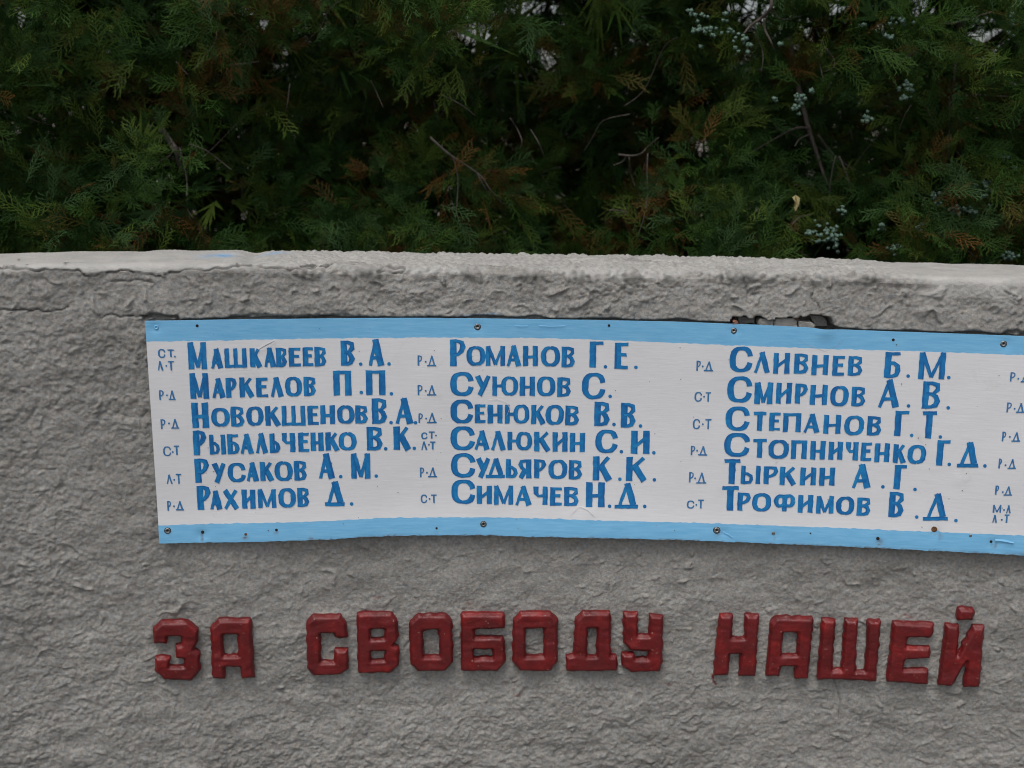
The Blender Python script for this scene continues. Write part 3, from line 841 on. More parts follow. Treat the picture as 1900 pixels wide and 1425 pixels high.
for zf_, row, dots in NAMES:
    p = Paint()
    ox, oy, sc_ = zf_
    dl = [(ox + float(q.split()[0]) / sc_, oy + float(q.split()[1]) / sc_) for q in dots.split(';')]
    ninit = len(dl)
    gl = row.split(';')
    for k, g in enumerate(gl):
        if k >= len(gl) - ninit:
            p.build('painted_name' if k == len(gl) - ninit else 'painted_initial', M_let)
            p = Paint()
            p.dot(*dl[k - len(gl) + ninit], 3.3)
        ch, a, b_, c, d = g.split()
        a, b_, c, d = ox + float(a) / sc_, ox + float(b_) / sc_, oy + float(c) / sc_, oy + float(d) / sc_
        h = d - c
        s = 9.7 if h < 40 else 12.0
        if ch in 'МШФЫЮ': s *= .88
        p.letter(ch, a, b_, c, d, s, 5.4 if h < 40 else 6.2)
    p.build('painted_initial', M_let)
for zf_, row, dots in RANKS:
    p = Paint()
    ox, oy, sc_ = zf_
    for g in row.split(';'):
        ch, a, b_, c, d = g.split()
        a, b_, c, d = ox + float(a) / sc_, ox + float(b_) / sc_, oy + float(c) / sc_, oy + float(d) / sc_
        p.letter(ch, a, b_, c, d, 3.0, 2.2)
    for g in dots.split(';'):
        a, b_ = g.split()
        p.dot(ox + float(a) / sc_, oy + float(b_) / sc_, 1.7)
    p.build('rank_mark', M_rank)

# ---- screws, nail holes
def frame_at(u, z, off):
    ph = u / RW
    n = Vector((-math.sin(ph), -math.cos(ph), 0))
    x = Vector((math.cos(ph), -math.sin(ph), 0))
    p = Vector(wp(u, z, off).tolist())
    return Matrix(((x.x, 0, n.x, p.x), (x.y, 0, n.y, p.y), (0, 1, 0, p.z), (0, 0, 0, 1)))   # local z = out of the wall
def disc_profile(prof, n, mtx, cross=0.0, rot=0.0):
    bm = bmesh.new()
    rings = []
    for r, z in prof:
        if r == 0:
            rings.append([bm.verts.new((0, 0, z))]); continue
        rings.append([bm.verts.new((r * math.cos(2 * math.pi * i / n + rot), r * math.sin(2 * math.pi * i / n + rot), z)) for i in range(n)])
    for a, b in zip(rings[:-1], rings[1:]):
        for i in range(n):
            j = (i + 1) % n
            if len(b) == 1: bm.faces.new((a[i], a[j], b[0]))
            elif len(a) == 1: bm.faces.new((a[0], b[i], b[j]))
            else: bm.faces.new((a[i], a[j], b[j], b[i]))
    bmesh.ops.recalc_face_normals(bm, faces=bm.faces)
    bmesh.ops.transform(bm, matrix=mtx, verts=bm.verts)
    me = bpy.data.meshes.new('turned')
    bm.to_mesh(me); bm.free()
    for pl in me.polygons: pl.use_smooth = True
    return me
for k, (px, py, r) in enumerate(((290, 607, .0028), (886, 606, .0038), (1361, 613, .0034), (1862, 638, .0036), (311, 985, .0036), (897, 972, .0036), (1329, 982, .0040))):
    u, z = at(px, py, .0095); u = float(u); z = float(z)
    o0 = float(board_off(u, z))
    m = M_blue if k == 0 else M_metal
    # pan head with a raised rim and a cross recess
    sco = link('screw', disc_profile([(r, 0), (r * .98, .0007), (r * .78, .0013), (r * .60, .0011), (r * .42, .0009), (r * .30, -.0002), (0, -.0004)], 16, frame_at(u, z, o0)), m, board)
    if k: link('gap_shade_ring', disc_profile([(r * 1.18, .0001), (r * 1.14, .0004), (r * .9, .0004), (0, .0004)], 16, frame_at(u, z, o0)), M_dark, sco)  # near-black disc standing in for the shaded gap round the screw head
    if k == 0: sco['label'] = 'screw painted over in sky blue'
for px, py, r, m in ((366, 604, .0016, M_dark), (1130, 604, .0015, M_dark), (1658, 631, .0016, M_dark), (376, 988, .0019, M_dark), (513, 983, .0016, M_dark), (810, 979.5, .0013, M_dark), (1434, 988, .0020, M_metal),
                     (1628, 998, .0020, M_dark), (1733, 982, .0036, M_rust), (1800, 993, .0016, M_metal), (1838, 1004, .0017, M_dark), (1503, 988, .0009, M_dark), (456, 991, .0016, M_rust)):
    u, z = at(px, py, .0095); u = float(u); z = float(z)
    o0 = float(board_off(u, z))
    link('nail_hole' if m is M_dark else 'nail_head', disc_profile([(r * 1.15, .0001), (r * 1.0, .00045), (r * .7, .0004), (0, .0002)], 10, frame_at(u, z, o0)), m, board)
# tiny paint specks: one mass of flecks
spv = []; spf = []
for k in range(95):
    px = random.uniform(300, 1890); py = random.uniform(605, 985)
    u, z = at(px, py, .0095)
    r = random.uniform(.0003, .0008)
    b0 = len(spv)
    for i in range(5):
        a = i * 2 * math.pi / 5 + random.uniform(-.4, .4)
        uu, zz = float(u) + r * math.cos(a), float(z) + r * math.sin(a)
        spv.append(wp(uu, zz, float(board_off(uu, zz)) + .0008).tolist())
    spf.append(list(range(b0, b0 + 5)))
me = bpy.data.meshes.new('dirt_fleck'); me.from_pydata(spv, [], spf)
link('dirt_fleck', me, M_rust, board)['kind'] = 'stuff'
# lifted paint flakes and scratches (thin curled slivers)
def sliver(pts, w, lift, m, name='paint_flake'):
    vs = []; fs = []
    n = len(pts)
    for i, (px, py) in enumerate(pts):
        a = pts[max(i - 1, 0)]; c = pts[min(i + 1, n - 1)]
        dx, dy = c[0] - a[0], c[1] - a[1]; l = math.hypot(dx, dy)
        hw = w * (math.sin(math.pi * (i + .4) / (n - .2)) + .15) / 2
        for sg, lf in ((1, lift), (-1, 0.0006)):
            u, z = at(px - dy / l * hw * sg, py + dx / l * hw * sg, .0095)
            vs.append(wp(u, z, board_off(u, z) + .0005 + lf).tolist())
    for i in range(n - 1):
        fs.append([2 * i, 2 * i + 1, 2 * i + 3, 2 * i + 2])
    me = bpy.data.meshes.new(name); me.from_pydata(vs, [], fs)
    return link(name, me, m, board)
sliver([(510, 632), (503, 636), (495, 640), (484, 646), (478, 650)], 2.2, .0016, M_white)
sliver([(905, 742), (922, 740), (938, 745), (946, 757), (940, 772)], .9, .0007, M_white)
sliver([(1058, 955), (1066, 946), (1076, 938)], 1.0, .0006, M_white)
sliver([(1076, 938), (1090, 944), (1102, 955)], 1.2, .0008, M_white)
sliver([(1000, 603.5), (1020, 605), (1048, 604)], 1.1, .0009, M_blue)
sliver([(955, 603), (968, 604.5), (980, 603.5)], 1.0, .0008, M_blue)
sliver([(1845, 1000), (1862, 1001), (1880, 1005)], 3.0, .0016, M_blue)
sliver([(1340, 984), (1350, 989), (1358, 994)], 1.4, .001, M_blue)
sliver([(1480, 628), (1500, 640), (1530, 652), (1552, 642), (1566, 625)], .7, .0004, M_white)

# ------------------------------------------------------------------ red relief letters
YA, YB, YCc = (260, 1120, 3.8), (740, 1110, 3.654), (1290, 1110, 3.333)
RED = [
 ('З', YA, [[(92,175),(160,120),(340,120),(415,180),(413,262),(385,318),(425,352),(428,465),(372,537),(172,537),(110,470),(105,370),(213,370),(213,437),(312,437),(312,385),(258,375),(248,290),(292,285),(292,232),(200,232),(190,280),(98,275)]], 'dark red relief letter З at the left end of the line, before the first А'),
 ('А', YA, [[(497,185),(500,165),(560,107),(780,107),(790,130),(800,330),(810,520),(715,525),(705,440),(600,445),(603,530),(512,525)],[(588,215),(688,215),(692,360),(592,362)]], 'dark red relief letter А right beside the З in the two letter word'),
 ('С', YA, [[(1172,130),(1220,80),(1410,80),(1455,135),(1462,238),(1370,240),(1365,207),(1275,207),(1278,405),(1368,405),(1370,320),(1468,318),(1472,455),(1410,500),(1225,505),(1178,450)]], 'dark red relief letter С with a brighter worn red lower corner, first of the middle word'),
 ('В', YA, [[(1527,75),(1560,62),(1775,62),(1815,110),(1818,255),(1790,285),(1825,305),(1828,435),(1750,488),(1545,488),(1535,460)],[(1625,180),(1722,180),(1722,242),(1625,245)],[(1630,330),(1722,330),(1722,392),(1632,396)]], 'dark red relief letter В with two small openings, between С and О'),
 ('О', YB, [[(70,160),(130,107),(320,107),(362,155),(368,430),(315,492),(130,492),(78,440)],[(165,215),(268,215),(275,390),(172,390)]], 'left one of the two dark red О letters in the middle word, right after В'),
 ('Б', YB, [[(418,115),(430,100),(715,103),(718,200),(512,210),(515,260),(700,260),(720,290),(720,430),(670,490),(420,490)],[(510,345),(630,345),(632,402),(512,402)]], 'dark red relief letter Б between the two О letters'),
 ('О', YB, [[(770,150),(825,95),(1030,95),(1078,145),(1075,430),(1025,492),(820,492),(768,430)],[(858,205),(980,205),(978,390),(860,390)]], 'right one of the two dark red О letters in the middle word, just before the wide-footed Д'),
 ('Д', YB, [[(1195,140),(1245,92),(1430,92),(1437,150),(1435,385),(1478,390),(1482,485),(1460,492),(1130,492),(1130,390),(1178,380),(1190,200)],[(1278,200),(1340,200),(1335,388),(1275,388)]], 'dark red relief letter Д on a wide foot with a slot opening'),
 ('У', YB, [[(1518,100),(1618,98),(1620,250),(1690,250),(1692,108),(1790,115),(1785,430),(1760,495),(1570,500),(1505,450),(1505,372),(1590,372),(1600,405),(1685,405),(1688,355),(1565,350),(1518,300)]], 'dark red relief letter У ending the middle word'),
 ('Н', YCc, [[(145,100),(230,100),(222,242),(298,242),(303,100),(392,105),(368,480),(262,478),(275,345),(210,345),(200,470),(108,475),(125,280)]], 'dark red relief letter Н with a paint drip below its left foot'),
 ('А', YCc, [[(460,150),(495,112),(722,118),(725,150),(692,495),(605,492),(615,420),(525,420),(515,480),(430,480)],[(540,212),(628,212),(622,345),(530,348)]], 'dark red relief letter А between Н and Ш'),
 ('Ш', YCc, [[(778,127),(865,130),(842,440),(895,440),(918,130),(1003,130),(985,445),(1040,445),(1060,135),(1142,135),(1112,510),(748,497)]], 'dark red relief letter Ш with three uprights on one foot'),
 ('Е', YCc, [[(1215,145),(1468,155),(1465,215),(1450,240),(1305,240),(1300,295),(1448,300),(1445,370),(1290,378),(1282,437),(1438,435),(1428,530),(1175,515)]], 'dark red relief letter Е with three arms, between Ш and Й'),
 ('Й', YCc, [[(1540,158),(1625,165),(1612,350),(1710,170),(1782,175),(1752,550),(1648,548),(1672,385),(1580,540),(1492,535)]], 'dark red relief letter Й at the right end, slanted block above it'),
]
BREVE = [[(1620,60),(1715,58),(1722,80),(1710,135),(1612,138),(1605,110)]]
LD = .0130
def relief(polys, zf_, seed):
    ox, oy, s = zf_
    cd = bpy.data.curves.new('outline', 'CURVE')
    cd.dimensions = '2D'; cd.fill_mode = 'BOTH'
    cd.extrude = LD / 2; cd.bevel_depth = 0; cd.bevel_resolution = 0
    for pl in polys:
        sp = cd.splines.new('POLY')
        sp.points.add(len(pl) - 1)
        for i, (x, y) in enumerate(pl):
            u, z = at(ox + x / s, oy + y / s - 3.5)
            sp.points[i].co = (float(u), float(z), 0, 1)
        sp.use_cyclic_u = True
    tmp = bpy.data.objects.new('outline', cd)
    COL.objects.link(tmp)
    rm = tmp.modifiers.new('r', 'REMESH'); rm.mode = 'VOXEL'; rm.voxel_size = .00128
    dg = bpy.context.evaluated_depsgraph_get(); dg.update()
    me = bpy.data.meshes.new_from_object(tmp.evaluated_get(dg))
    bpy.data.objects.remove(tmp); bpy.data.curves.remove(cd)
    n = len(me.vertices)
    co = np.empty(n * 3, np.float32); me.vertices.foreach_get('co', co); co = co.reshape(-1, 3).astype(float)
    u, z, o = co[:, 0], co[:, 1], co[:, 2] + LD / 2
    # distance to the outline, to cut the wide chamfer of the moulded letter
    d = np.full(n, 9.0)
    for pl in polys:
        uu, zz = at([ox + p[0] / s for p in pl], [oy + p[1] / s - 3.5 for p in pl])
        q = list(zip(uu, zz)) + [(uu[0], zz[0])]
        d = np.minimum(d, polydist(u, z, q))
    rr = np.random.default_rng(seed)
    nn = 5 + seed
    xn, yn = (u + 1) * PPM + 37 * nn, (z + .1) * PPM
    wob = lookup(nC, xn, yn) * .00025 + lookup(nD, xn, yn) * .0005
    ch = np.clip(d / .0036, 0, 1)
    lim = LD * (.58 + .42 * np.minimum(ch * 1.05, 1)) + wob * .8
    o = np.where(o > .003, np.minimum(o, lim), o)
    side = np.exp(-d / .0012)
    u = u + side * lookup(nA, xn, yn) * .00045
    z = z + side * lookup(nA, xn + 400, yn) * .00045
    V = wp(u, z, o - .0015).astype(np.float32)
    me.vertices.foreach_set('co', V.ravel())
    for _ in range(1):
        pass
    me.polygons.foreach_set('use_smooth', np.full(len(me.polygons), True))
    me.update()
    return me
for k, (ch, zf_, polys, label) in enumerate(RED):
    me = relief(polys, zf_, k)
    o = link('relief_letter', me, M_red)
    sm = o.modifiers.new('soften', 'SMOOTH'); sm.factor = .5; sm.iterations = 1
    tag(o, label, 'letter', 'red relief letters on the wall')
    if ch == 'Й':
        bo = link('breve', relief(BREVE, zf_, 20), M_red, o)
        bo.modifiers.new('soften', 'SMOOTH').iterations = 2

# ------------------------------------------------------------------ the thuja hedge
def spray_template(seed):
    """one flat fan of scale-leaf branchlets, ~1 unit long, in the local xy plane"""
    r = random.Random(seed)
    V = []; T = []
    def seg(a, b, wa, wb, z0=0, z1=0):
        dx, dy = b[0] - a[0], b[1] - a[1]; l = math.hypot(dx, dy) or 1
        nx, ny = -dy / l, dx / l
        k = len(V)
        V.extend([(a[0] + nx * wa, a[1] + ny * wa, z0), (a[0] - nx * wa, a[1] - ny * wa, z0), (b[0] - nx * wb, b[1] - ny * wb, z1), (b[0] + nx * wb, b[1] + ny * wb, z1)])
        T.extend([(k, k + 1, k + 2), (k, k + 2, k + 3)])
    def tip(a, b, w, z0=0, z1=0):
        dx, dy = b[0] - a[0], b[1] - a[1]; l = math.hypot(dx, dy) or 1
        nx, ny = -dy / l, dx / l
        k = len(V)
        V.extend([(a[0] + nx * w, a[1] + ny * w, z0), (a[0] - nx * w, a[1] - ny * w, z0), (b[0], b[1], z1)])
        T.append((k, k + 1, k + 2))
    bend = r.uniform(-.25, .25)
    ax = [(0, 0)]; ang = math.pi / 2
    for i in range(4):
        ang += bend / 4 + r.uniform(-.06, .06)
        ax.append((ax[-1][0] + math.cos(ang) * .25, ax[-1][1] + math.sin(ang) * .25))
    for i in range(4): seg(ax[i], ax[i + 1], .011 - i * .001, .010 - i * .001)
    m = 12
    for i in range(m):
        f = (.12 + .86 * i / (m - 1)) * 3.99
        k = int(f); g = f - k
        p = (ax[k][0] * (1 - g) + ax[k + 1][0] * g, ax[k][1] * (1 - g) + ax[k + 1][1] * g)
        sg = 1 if i % 2 else -1
        L = (.42 * math.sin(math.pi * (.22 + .62 * (1 - i / m))) + .05) * r.uniform(.75, 1.15)
        an = ang - bend * (1 - i / m) + sg * r.uniform(.55, .85)
        zz = r.uniform(-.06, .06)
        mid = (p[0] + math.cos(an) * L * .5, p[1] + math.sin(an) * L * .5)
        an2 = an - sg * .22
        end = (mid[0] + math.cos(an2) * L * .5, mid[1] + math.sin(an2) * L * .5)
        seg(p, mid, .009, .011, 0, zz * .5); tip(mid, end, .012, zz * .5, zz)
        for j in range(3):
            ff = .25 + .24 * j
            q = (p[0] + (end[0] - p[0]) * ff, p[1] + (end[1] - p[1]) * ff)
            s2 = 1 if j % 2 else -1
            a3 = an + s2 * r.uniform(.5, .85)
            l3 = L * r.uniform(.22, .38)
            tip(q, (q[0] + math.cos(a3) * l3, q[1] + math.sin(a3) * l3), .011, zz * ff, zz)
    return np.array(V), np.array(T)
TEMPL = [spray_template(i) for i in range(8)]
def coarse_template(seed):
    r = random.Random(seed)
    V = []; T = []
    for i in range(9):
        a = math.pi / 2 + (i - 4) * .28 + r.uniform(-.1, .1)
        L = r.uniform(.6, 1.0)
        y0 = r.uniform(0, .3)
        k = len(V)
        w = .05
        V.extend([(-w * math.sin(a), y0 + w * math.cos(a), 0), (w * math.sin(a), y0 - w * math.cos(a), 0), (math.cos(a) * L * .6, y0 + math.sin(a) * L, r.uniform(-.15, .15))])
        T.append((k, k + 1, k + 2))
    return np.array(V), np.array(T)
CTEMPL = [coarse_template(i) for i in range(4)]

NG = 48
n3 = rng.standard_normal((NG, NG, NG))
f3 = np.fft.fftn(n3); kk = np.fft.fftfreq(NG) * NG
K = np.sqrt(kk[:, None, None] ** 2 + kk[None, :, None] ** 2 + kk[None, None, :] ** 2)
n3 = np.real(np.fft.ifftn(f3 * np.exp(-((K - 5) / 3.5) ** 2))); n3 /= n3.std()
def nz3(p, cell):
    q = np.asarray(p) / cell
    i = np.floor(q).astype(int); f = q - i
    o = 0
    for a in (0, 1):
        for b in (0, 1):
            for c in (0, 1):
                w = (f[..., 0] if a else 1 - f[..., 0]) * (f[..., 1] if b else 1 - f[..., 1]) * (f[..., 2] if c else 1 - f[..., 2])
                o = o + w * n3[(i[..., 0] + a) % NG, (i[..., 1] + b) % NG, (i[..., 2] + c) % NG]
    return o

TREES = [(-2.15, 2.75), (-1.35, 2.6), (-.52, 2.75), (.28, 2.62), (.98, 2.72), (1.62, 2.6), (2.3, 2.75)]
tree_x = np.array([t[0] for t in TREES])
GAPS = [(885, 72, 36, 30), (872, 60, 24, 18), (1018, 118, 24, 16), (990, 18, 40, 16), (1190, 72, 24, 18), (1235, 40, 9, 10), (1410, 20, 32, 26), (1505, 64, 30, 18), (1476, 90, 10, 12), (1612, 38, 14, 16), (1700, 14, 16, 22), (1763, 50, 14, 18), (1828, 72, 34, 34), (1755, 140, 12, 14), (1350, 15, 20, 16),
        (402, 25, 9, 9), (490, 47, 14, 10), (40, 38, 16, 22), (1560, 25, 16, 20), (1740, 15, 14, 16), (1880, 40, 12, 16)]
GREENS = np.array([(.025, .058, .011), (.032, .069, .012), (.020, .049, .012), (.046, .073, .012), (.026, .056, .018)])
BROWNS = np.array([(.075, .036, .010), (.092, .047, .013), (.065, .042, .012), (.062, .052, .012)])
BR_C = [(215, 170), (225, 175), (380, 150), (505, 125), (330, 200), (860, 300), (900, 340), (945, 270), (810, 190), (1150, 430), (1170, 415), (1230, 360), (1270, 260), (1200, 320), (1880, 400), (1890, 440), (1800, 195), (700, 40), (520, 20), (1160, 140), (1050, 130), (355, 415), (275, 420), (720, 300), (1740, 320), (1480, 130), (430, 0), (1130, 470)]
front_y = lambda x, z: 1.99 + .13 * nz3(np.stack([x, 0 * x + 3.3, z], -1), .055) + .07 * nz3(np.stack([x, 0 * x + 1.3, z * .8], -1), .028)
acc = [dict(v=[], t=[], c=[], n=0) for _ in TREES]
def add_sprays(Pc, Dr, Nr, size, colr, templ):
    """Pc centre, Dr axis, Nr plane normal: arrays"""
    Xr = np.cross(Dr, Nr); Xr /= np.linalg.norm(Xr, axis=1)[:, None]
    Nn = np.cross(Xr, Dr)
    which = rng.integers(0, len(templ), len(Pc))
    tree = np.abs(Pc[:, 0][:, None] + .12 * nz3(Pc, .09)[:, None] - tree_x[None, :]).argmin(1)
    for w, (tv, tt) in enumerate(templ):
        for ti in range(len(TREES)):
            m = (which == w) & (tree == ti)
            if not m.any(): continue
            n = m.sum()
            V = Pc[m][:, None, :] + size[m][:, None, None] * (tv[None, :, 0:1] * Xr[m][:, None, :] + tv[None, :, 1:2] * Dr[m][:, None, :] + tv[None, :, 2:3] * Nn[m][:, None, :])
            # droop at the tips
            V[:, :, 2] -= (size[m][:, None] * tv[None, :, 1] ** 2) * .12
            a = acc[ti]
            a['v'].append(V.reshape(-1, 3))
            a['t'].append((tt[None] + (np.arange(n) * len(tv))[:, None, None]).reshape(-1, 3) + a['n'])
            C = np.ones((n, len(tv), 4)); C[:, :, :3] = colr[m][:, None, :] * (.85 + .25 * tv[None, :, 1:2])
            a['c'].append(C.reshape(-1, 4))
            a['n'] += n * len(tv)
def unit(a): return a / np.linalg.norm(a, axis=-1, keepdims=True)
def colours(Pc, cl_rand):
    n = len(Pc)
    px, py = project(Pc)
    c = GREENS[(cl_rand * 991).astype(int) % len(GREENS)] * (.75 + .5 * rng.random((n, 1)))
    pb = np.zeros(n)
    for bx, by in BR_C:
        pb = np.maximum(pb, .85 * np.exp(-((px - bx) ** 2 + (py - by) ** 2) / 34 ** 2))
    br = rng.random(n) < np.maximum(pb, .045 + .10 * (nz3(Pc, .03) > 1.2))
    c[br] = BROWNS[rng.integers(0, len(BROWNS), br.sum())] * (.6 + .6 * rng.random((br.sum(), 1)))
    return c
# outer, finely built foliage of the part in view
NCL = 2060
cx = rng.uniform(-1.3, 1.35, NCL * 3); cz = rng.uniform(1.18, 2.05, NCL * 3)
cp = np.stack([cx, front_y(cx, cz) + rng.exponential(.10, NCL * 3), cz], -1)
keep = (nz3(cp, .034) > -.85)
px, py = project(cp)
keep &= (px > -110) & (px < 2030) & (py > -60) & (py < 560)
cp = cp[keep][:NCL]
per = 7
cr = np.repeat(rng.random(len(cp)), per)
cdir = unit(np.stack([rng.normal(0, .55, len(cp)), -.55 + rng.normal(0, .35, len(cp)), .55 + rng.normal(0, .5, len(cp))], -1))
Pc = np.repeat(cp, per, 0) + rng.normal(0, .022, (len(cp) * per, 3))
Dr = unit(np.repeat(cdir, per, 0) + rng.normal(0, .42, Pc.shape))
Nr = unit(np.stack([rng.normal(0, .7, len(Pc)), -.8 + rng.normal(0, .6, len(Pc)), rng.normal(0, .5, len(Pc))], -1))
px, py = project(Pc)
gp = np.zeros(len(Pc))
for gx, gy, gw, gh in GAPS: gp = np.maximum(gp, np.exp(-(((px - gx) / gw) ** 2 + ((py - gy) / gh) ** 2) ** 2 * .7))
k = (rng.random(len(Pc)) > gp * .97) & (Pc[:, 1] > 1.80)
Pc, Dr, Nr, cr = Pc[k], Dr[k], Nr[k], cr[k]
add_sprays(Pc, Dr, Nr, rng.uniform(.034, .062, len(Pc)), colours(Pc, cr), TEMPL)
print('fine sprays', len(Pc))
# inner and surrounding foliage
def fill(n, x0, x1, y0, y1, z0, z1, smin, smax, gapk):
    P3 = np.stack([rng.uniform(x0, x1, n), rng.uniform(y0, y1, n), rng.uniform(z0, z1, n)], -1)
    k = P3[:, 1] > np.maximum(1.84, front_y(P3[:, 0], P3[:, 2]) + .10)
    k &= nz3(P3, .06) > -1.4
    P3 = P3[k]
    px, py = project(P3)
    gp = np.zeros(len(P3))
    for gx, gy, gw, gh in GAPS: gp = np.maximum(gp, np.exp(-(((px - gx) / (gw * gapk)) ** 2 + ((py - gy) / (gh * gapk)) ** 2) ** 2 * .7))
    P3 = P3[rng.random(len(P3)) > gp * .995]
    D3 = unit(np.stack([rng.normal(0, .6, len(P3)), rng.normal(-.3, .6, len(P3)), rng.normal(.4, .6, len(P3))], -1))
    N3 = unit(rng.normal(0, 1, P3.shape))
    add_sprays(P3, D3, N3, rng.uniform(smin, smax, len(P3)), colours(P3, rng.random(len(P3))) * .9, CTEMPL)
fill(30000, -1.6, 1.75, 2.0, 3.35, 1.05, 2.35, .06, .12, 1.25)
fill(6000, -2.7, 2.8, 1.95, 3.4, .2, 1.2, .12, .22, 1.0)
fill(12000, -2.7, 2.8, 1.85, 3.4, 2.0, 3.6, .12, .24, 1.4)  # unseen upper crown, extended above the view to shade the hedge
fill(5000, -2.7, -1.3, 1.85, 3.4, 1.0, 2.3, .10, .18, 1.0)
fill(5000, 1.35, 2.8, 1.85, 3.4, 1.0, 2.3, .10, .18, 1.0)

def tube(pts, radii, n=7, jitter=.0):
    """pts: list of Vectors"""
    V = []; Fs = []
    m = len(pts)
    for i, p in enumerate(pts):
        d = (pts[min(i + 1, m - 1)] - pts[max(i - 1, 0)]).normalized()
        a = d.orthogonal().normalized() if i == 0 else (a0 - d * a0.dot(d)).normalized()
        a0 = a
        b = d.cross(a)
        for j in range(n):
            t = 2 * math.pi * j / n
            r = radii[i] * (1 + jitter * random.uniform(-1, 1))
            V.append(p + (a * math.cos(t) + b * math.sin(t)) * r)
    for i in range(m - 1):
        for j in range(n):
            k = (j + 1) % n
            Fs.append((i * n + j, i * n + k, (i + 1) * n + k, (i + 1) * n + j))
    c0 = len(V); V.append(pts[0].copy()); V.append(pts[-1].copy())
    return V, Fs, [(j, c0, (j + 1) % n) for j in range(n)] + [((m - 1) * n + (j + 1) % n, c0 + 1, (m - 1) * n + j) for j in range(n)]
def smooth_path(pts, k=4):
    out = []
    n = len(pts)
    for i in range(n - 1):
        p0, p1, p2, p3 = pts[max(i - 1, 0)], pts[i], pts[i + 1], pts[min(i + 2, n - 1)]
        for j in range(k):
            t = j / k
            out.append(.5 * ((2 * p1) + (p2 - p0) * t + (2 * p0 - 5 * p1 + 4 * p2 - p3) * t * t + (3 * p1 - p0 - 3 * p2 + p3) * t ** 3))
    out.append(pts[-1])
    return out
def tube_obj(name, paths, m, parent, n=6, jit=.08):
    V = []; Fs = []
    for pts, r0, r1 in paths:
        sp = smooth_path(pts)
        rd = [r0 + (r1 - r0) * i / (len(sp) - 1) for i in range(len(sp))]
        v, f, caps = tube(sp, rd, n, jit)
        b0 = len(V)
        V += v; Fs += [tuple(x + b0 for x in q) for q in f] + [tuple(x + b0 for x in q) for q in caps]
    me = bpy.data.meshes.new(name)
    me.from_pydata([tuple(x) for x in V], [], Fs)
    for p in me.polygons: p.use_smooth = True
    return link(name, me, m, parent)

LAB = ['dark thuja at the far left end of the hedge, mostly beyond the frame edge',
       'dark green thuja behind the left end of the wall, left of the board',
       'thuja with rust brown dead sprays in the hedge above the left part of the board',
       'green thuja in the middle of the hedge with bright sky chinks near its top',
       'thuja in the hedge right of the middle, bare dark branches showing low down',
       'thuja at the right with blue green seed cones and hanging bare twigs',
       'thuja at the far right end of the hedge, mostly beyond the frame edge']
roots = []
for i, (tx, ty) in enumerate(TREES):
    r = empty('thuja_tree', (tx, ty, 0))
    tag(r, LAB[i], 'tree', 'thuja trees of the hedge behind the wall')
    roots.append(r)
    a = acc[i]
    V = np.concatenate(a['v']); T = np.concatenate(a['t']); C = np.concatenate(a['c'])
    # chinks of the hedge: foliage is missing there
    ce = V[T].mean(1)
    px, py = project(ce)
    m = (py < 175)
    gp = np.zeros(len(ce))
    jn = 1 + .55 * lookup(nB, px * .8, py * .8) + .3 * lookup(nD, px, py)
    for gx, gy, gw, gh in GAPS:
        gp = np.maximum(gp, np.exp(-(((px - gx) / gw) ** 2 + ((py - gy) / gh) ** 2) ** 1.5 * .9))
    T = T[~(m & (gp * jn > .60) & (rng.random(len(ce)) < .96))]
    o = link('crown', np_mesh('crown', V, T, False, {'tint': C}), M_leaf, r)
    o['kind'] = 'stuff'
    rr = random.Random(50 + i)
    pts = [Vector((tx + rr.uniform(-.04, .04) * k, ty + rr.uniform(-.04, .04) * k, z)) for k, z in enumerate((0, .5, 1.0, 1.5, 2.0, 2.6, 3.3))]
    pts[0] = Vector((tx, ty, -.05))
    tube_obj('trunk', [(pts, .055, .012)], M_bark, r, 10, .06)
    for k in range(9):
        z0 = .6 + k * .27
        an = rr.uniform(0, 6.28)
        p0 = Vector((tx, ty, z0))
        d = Vector((math.cos(an) * .8, math.sin(an) * .35 + .15, .0))
        tube_obj('branch', [([p0, p0 + d * .2 + Vector((0, 0, .12)), p0 + d * .4 + Vector((0, 0, .30)), p0 + d * .55 + Vector((0, 0, .5))], .014, .003)], M_bark, r, 6)
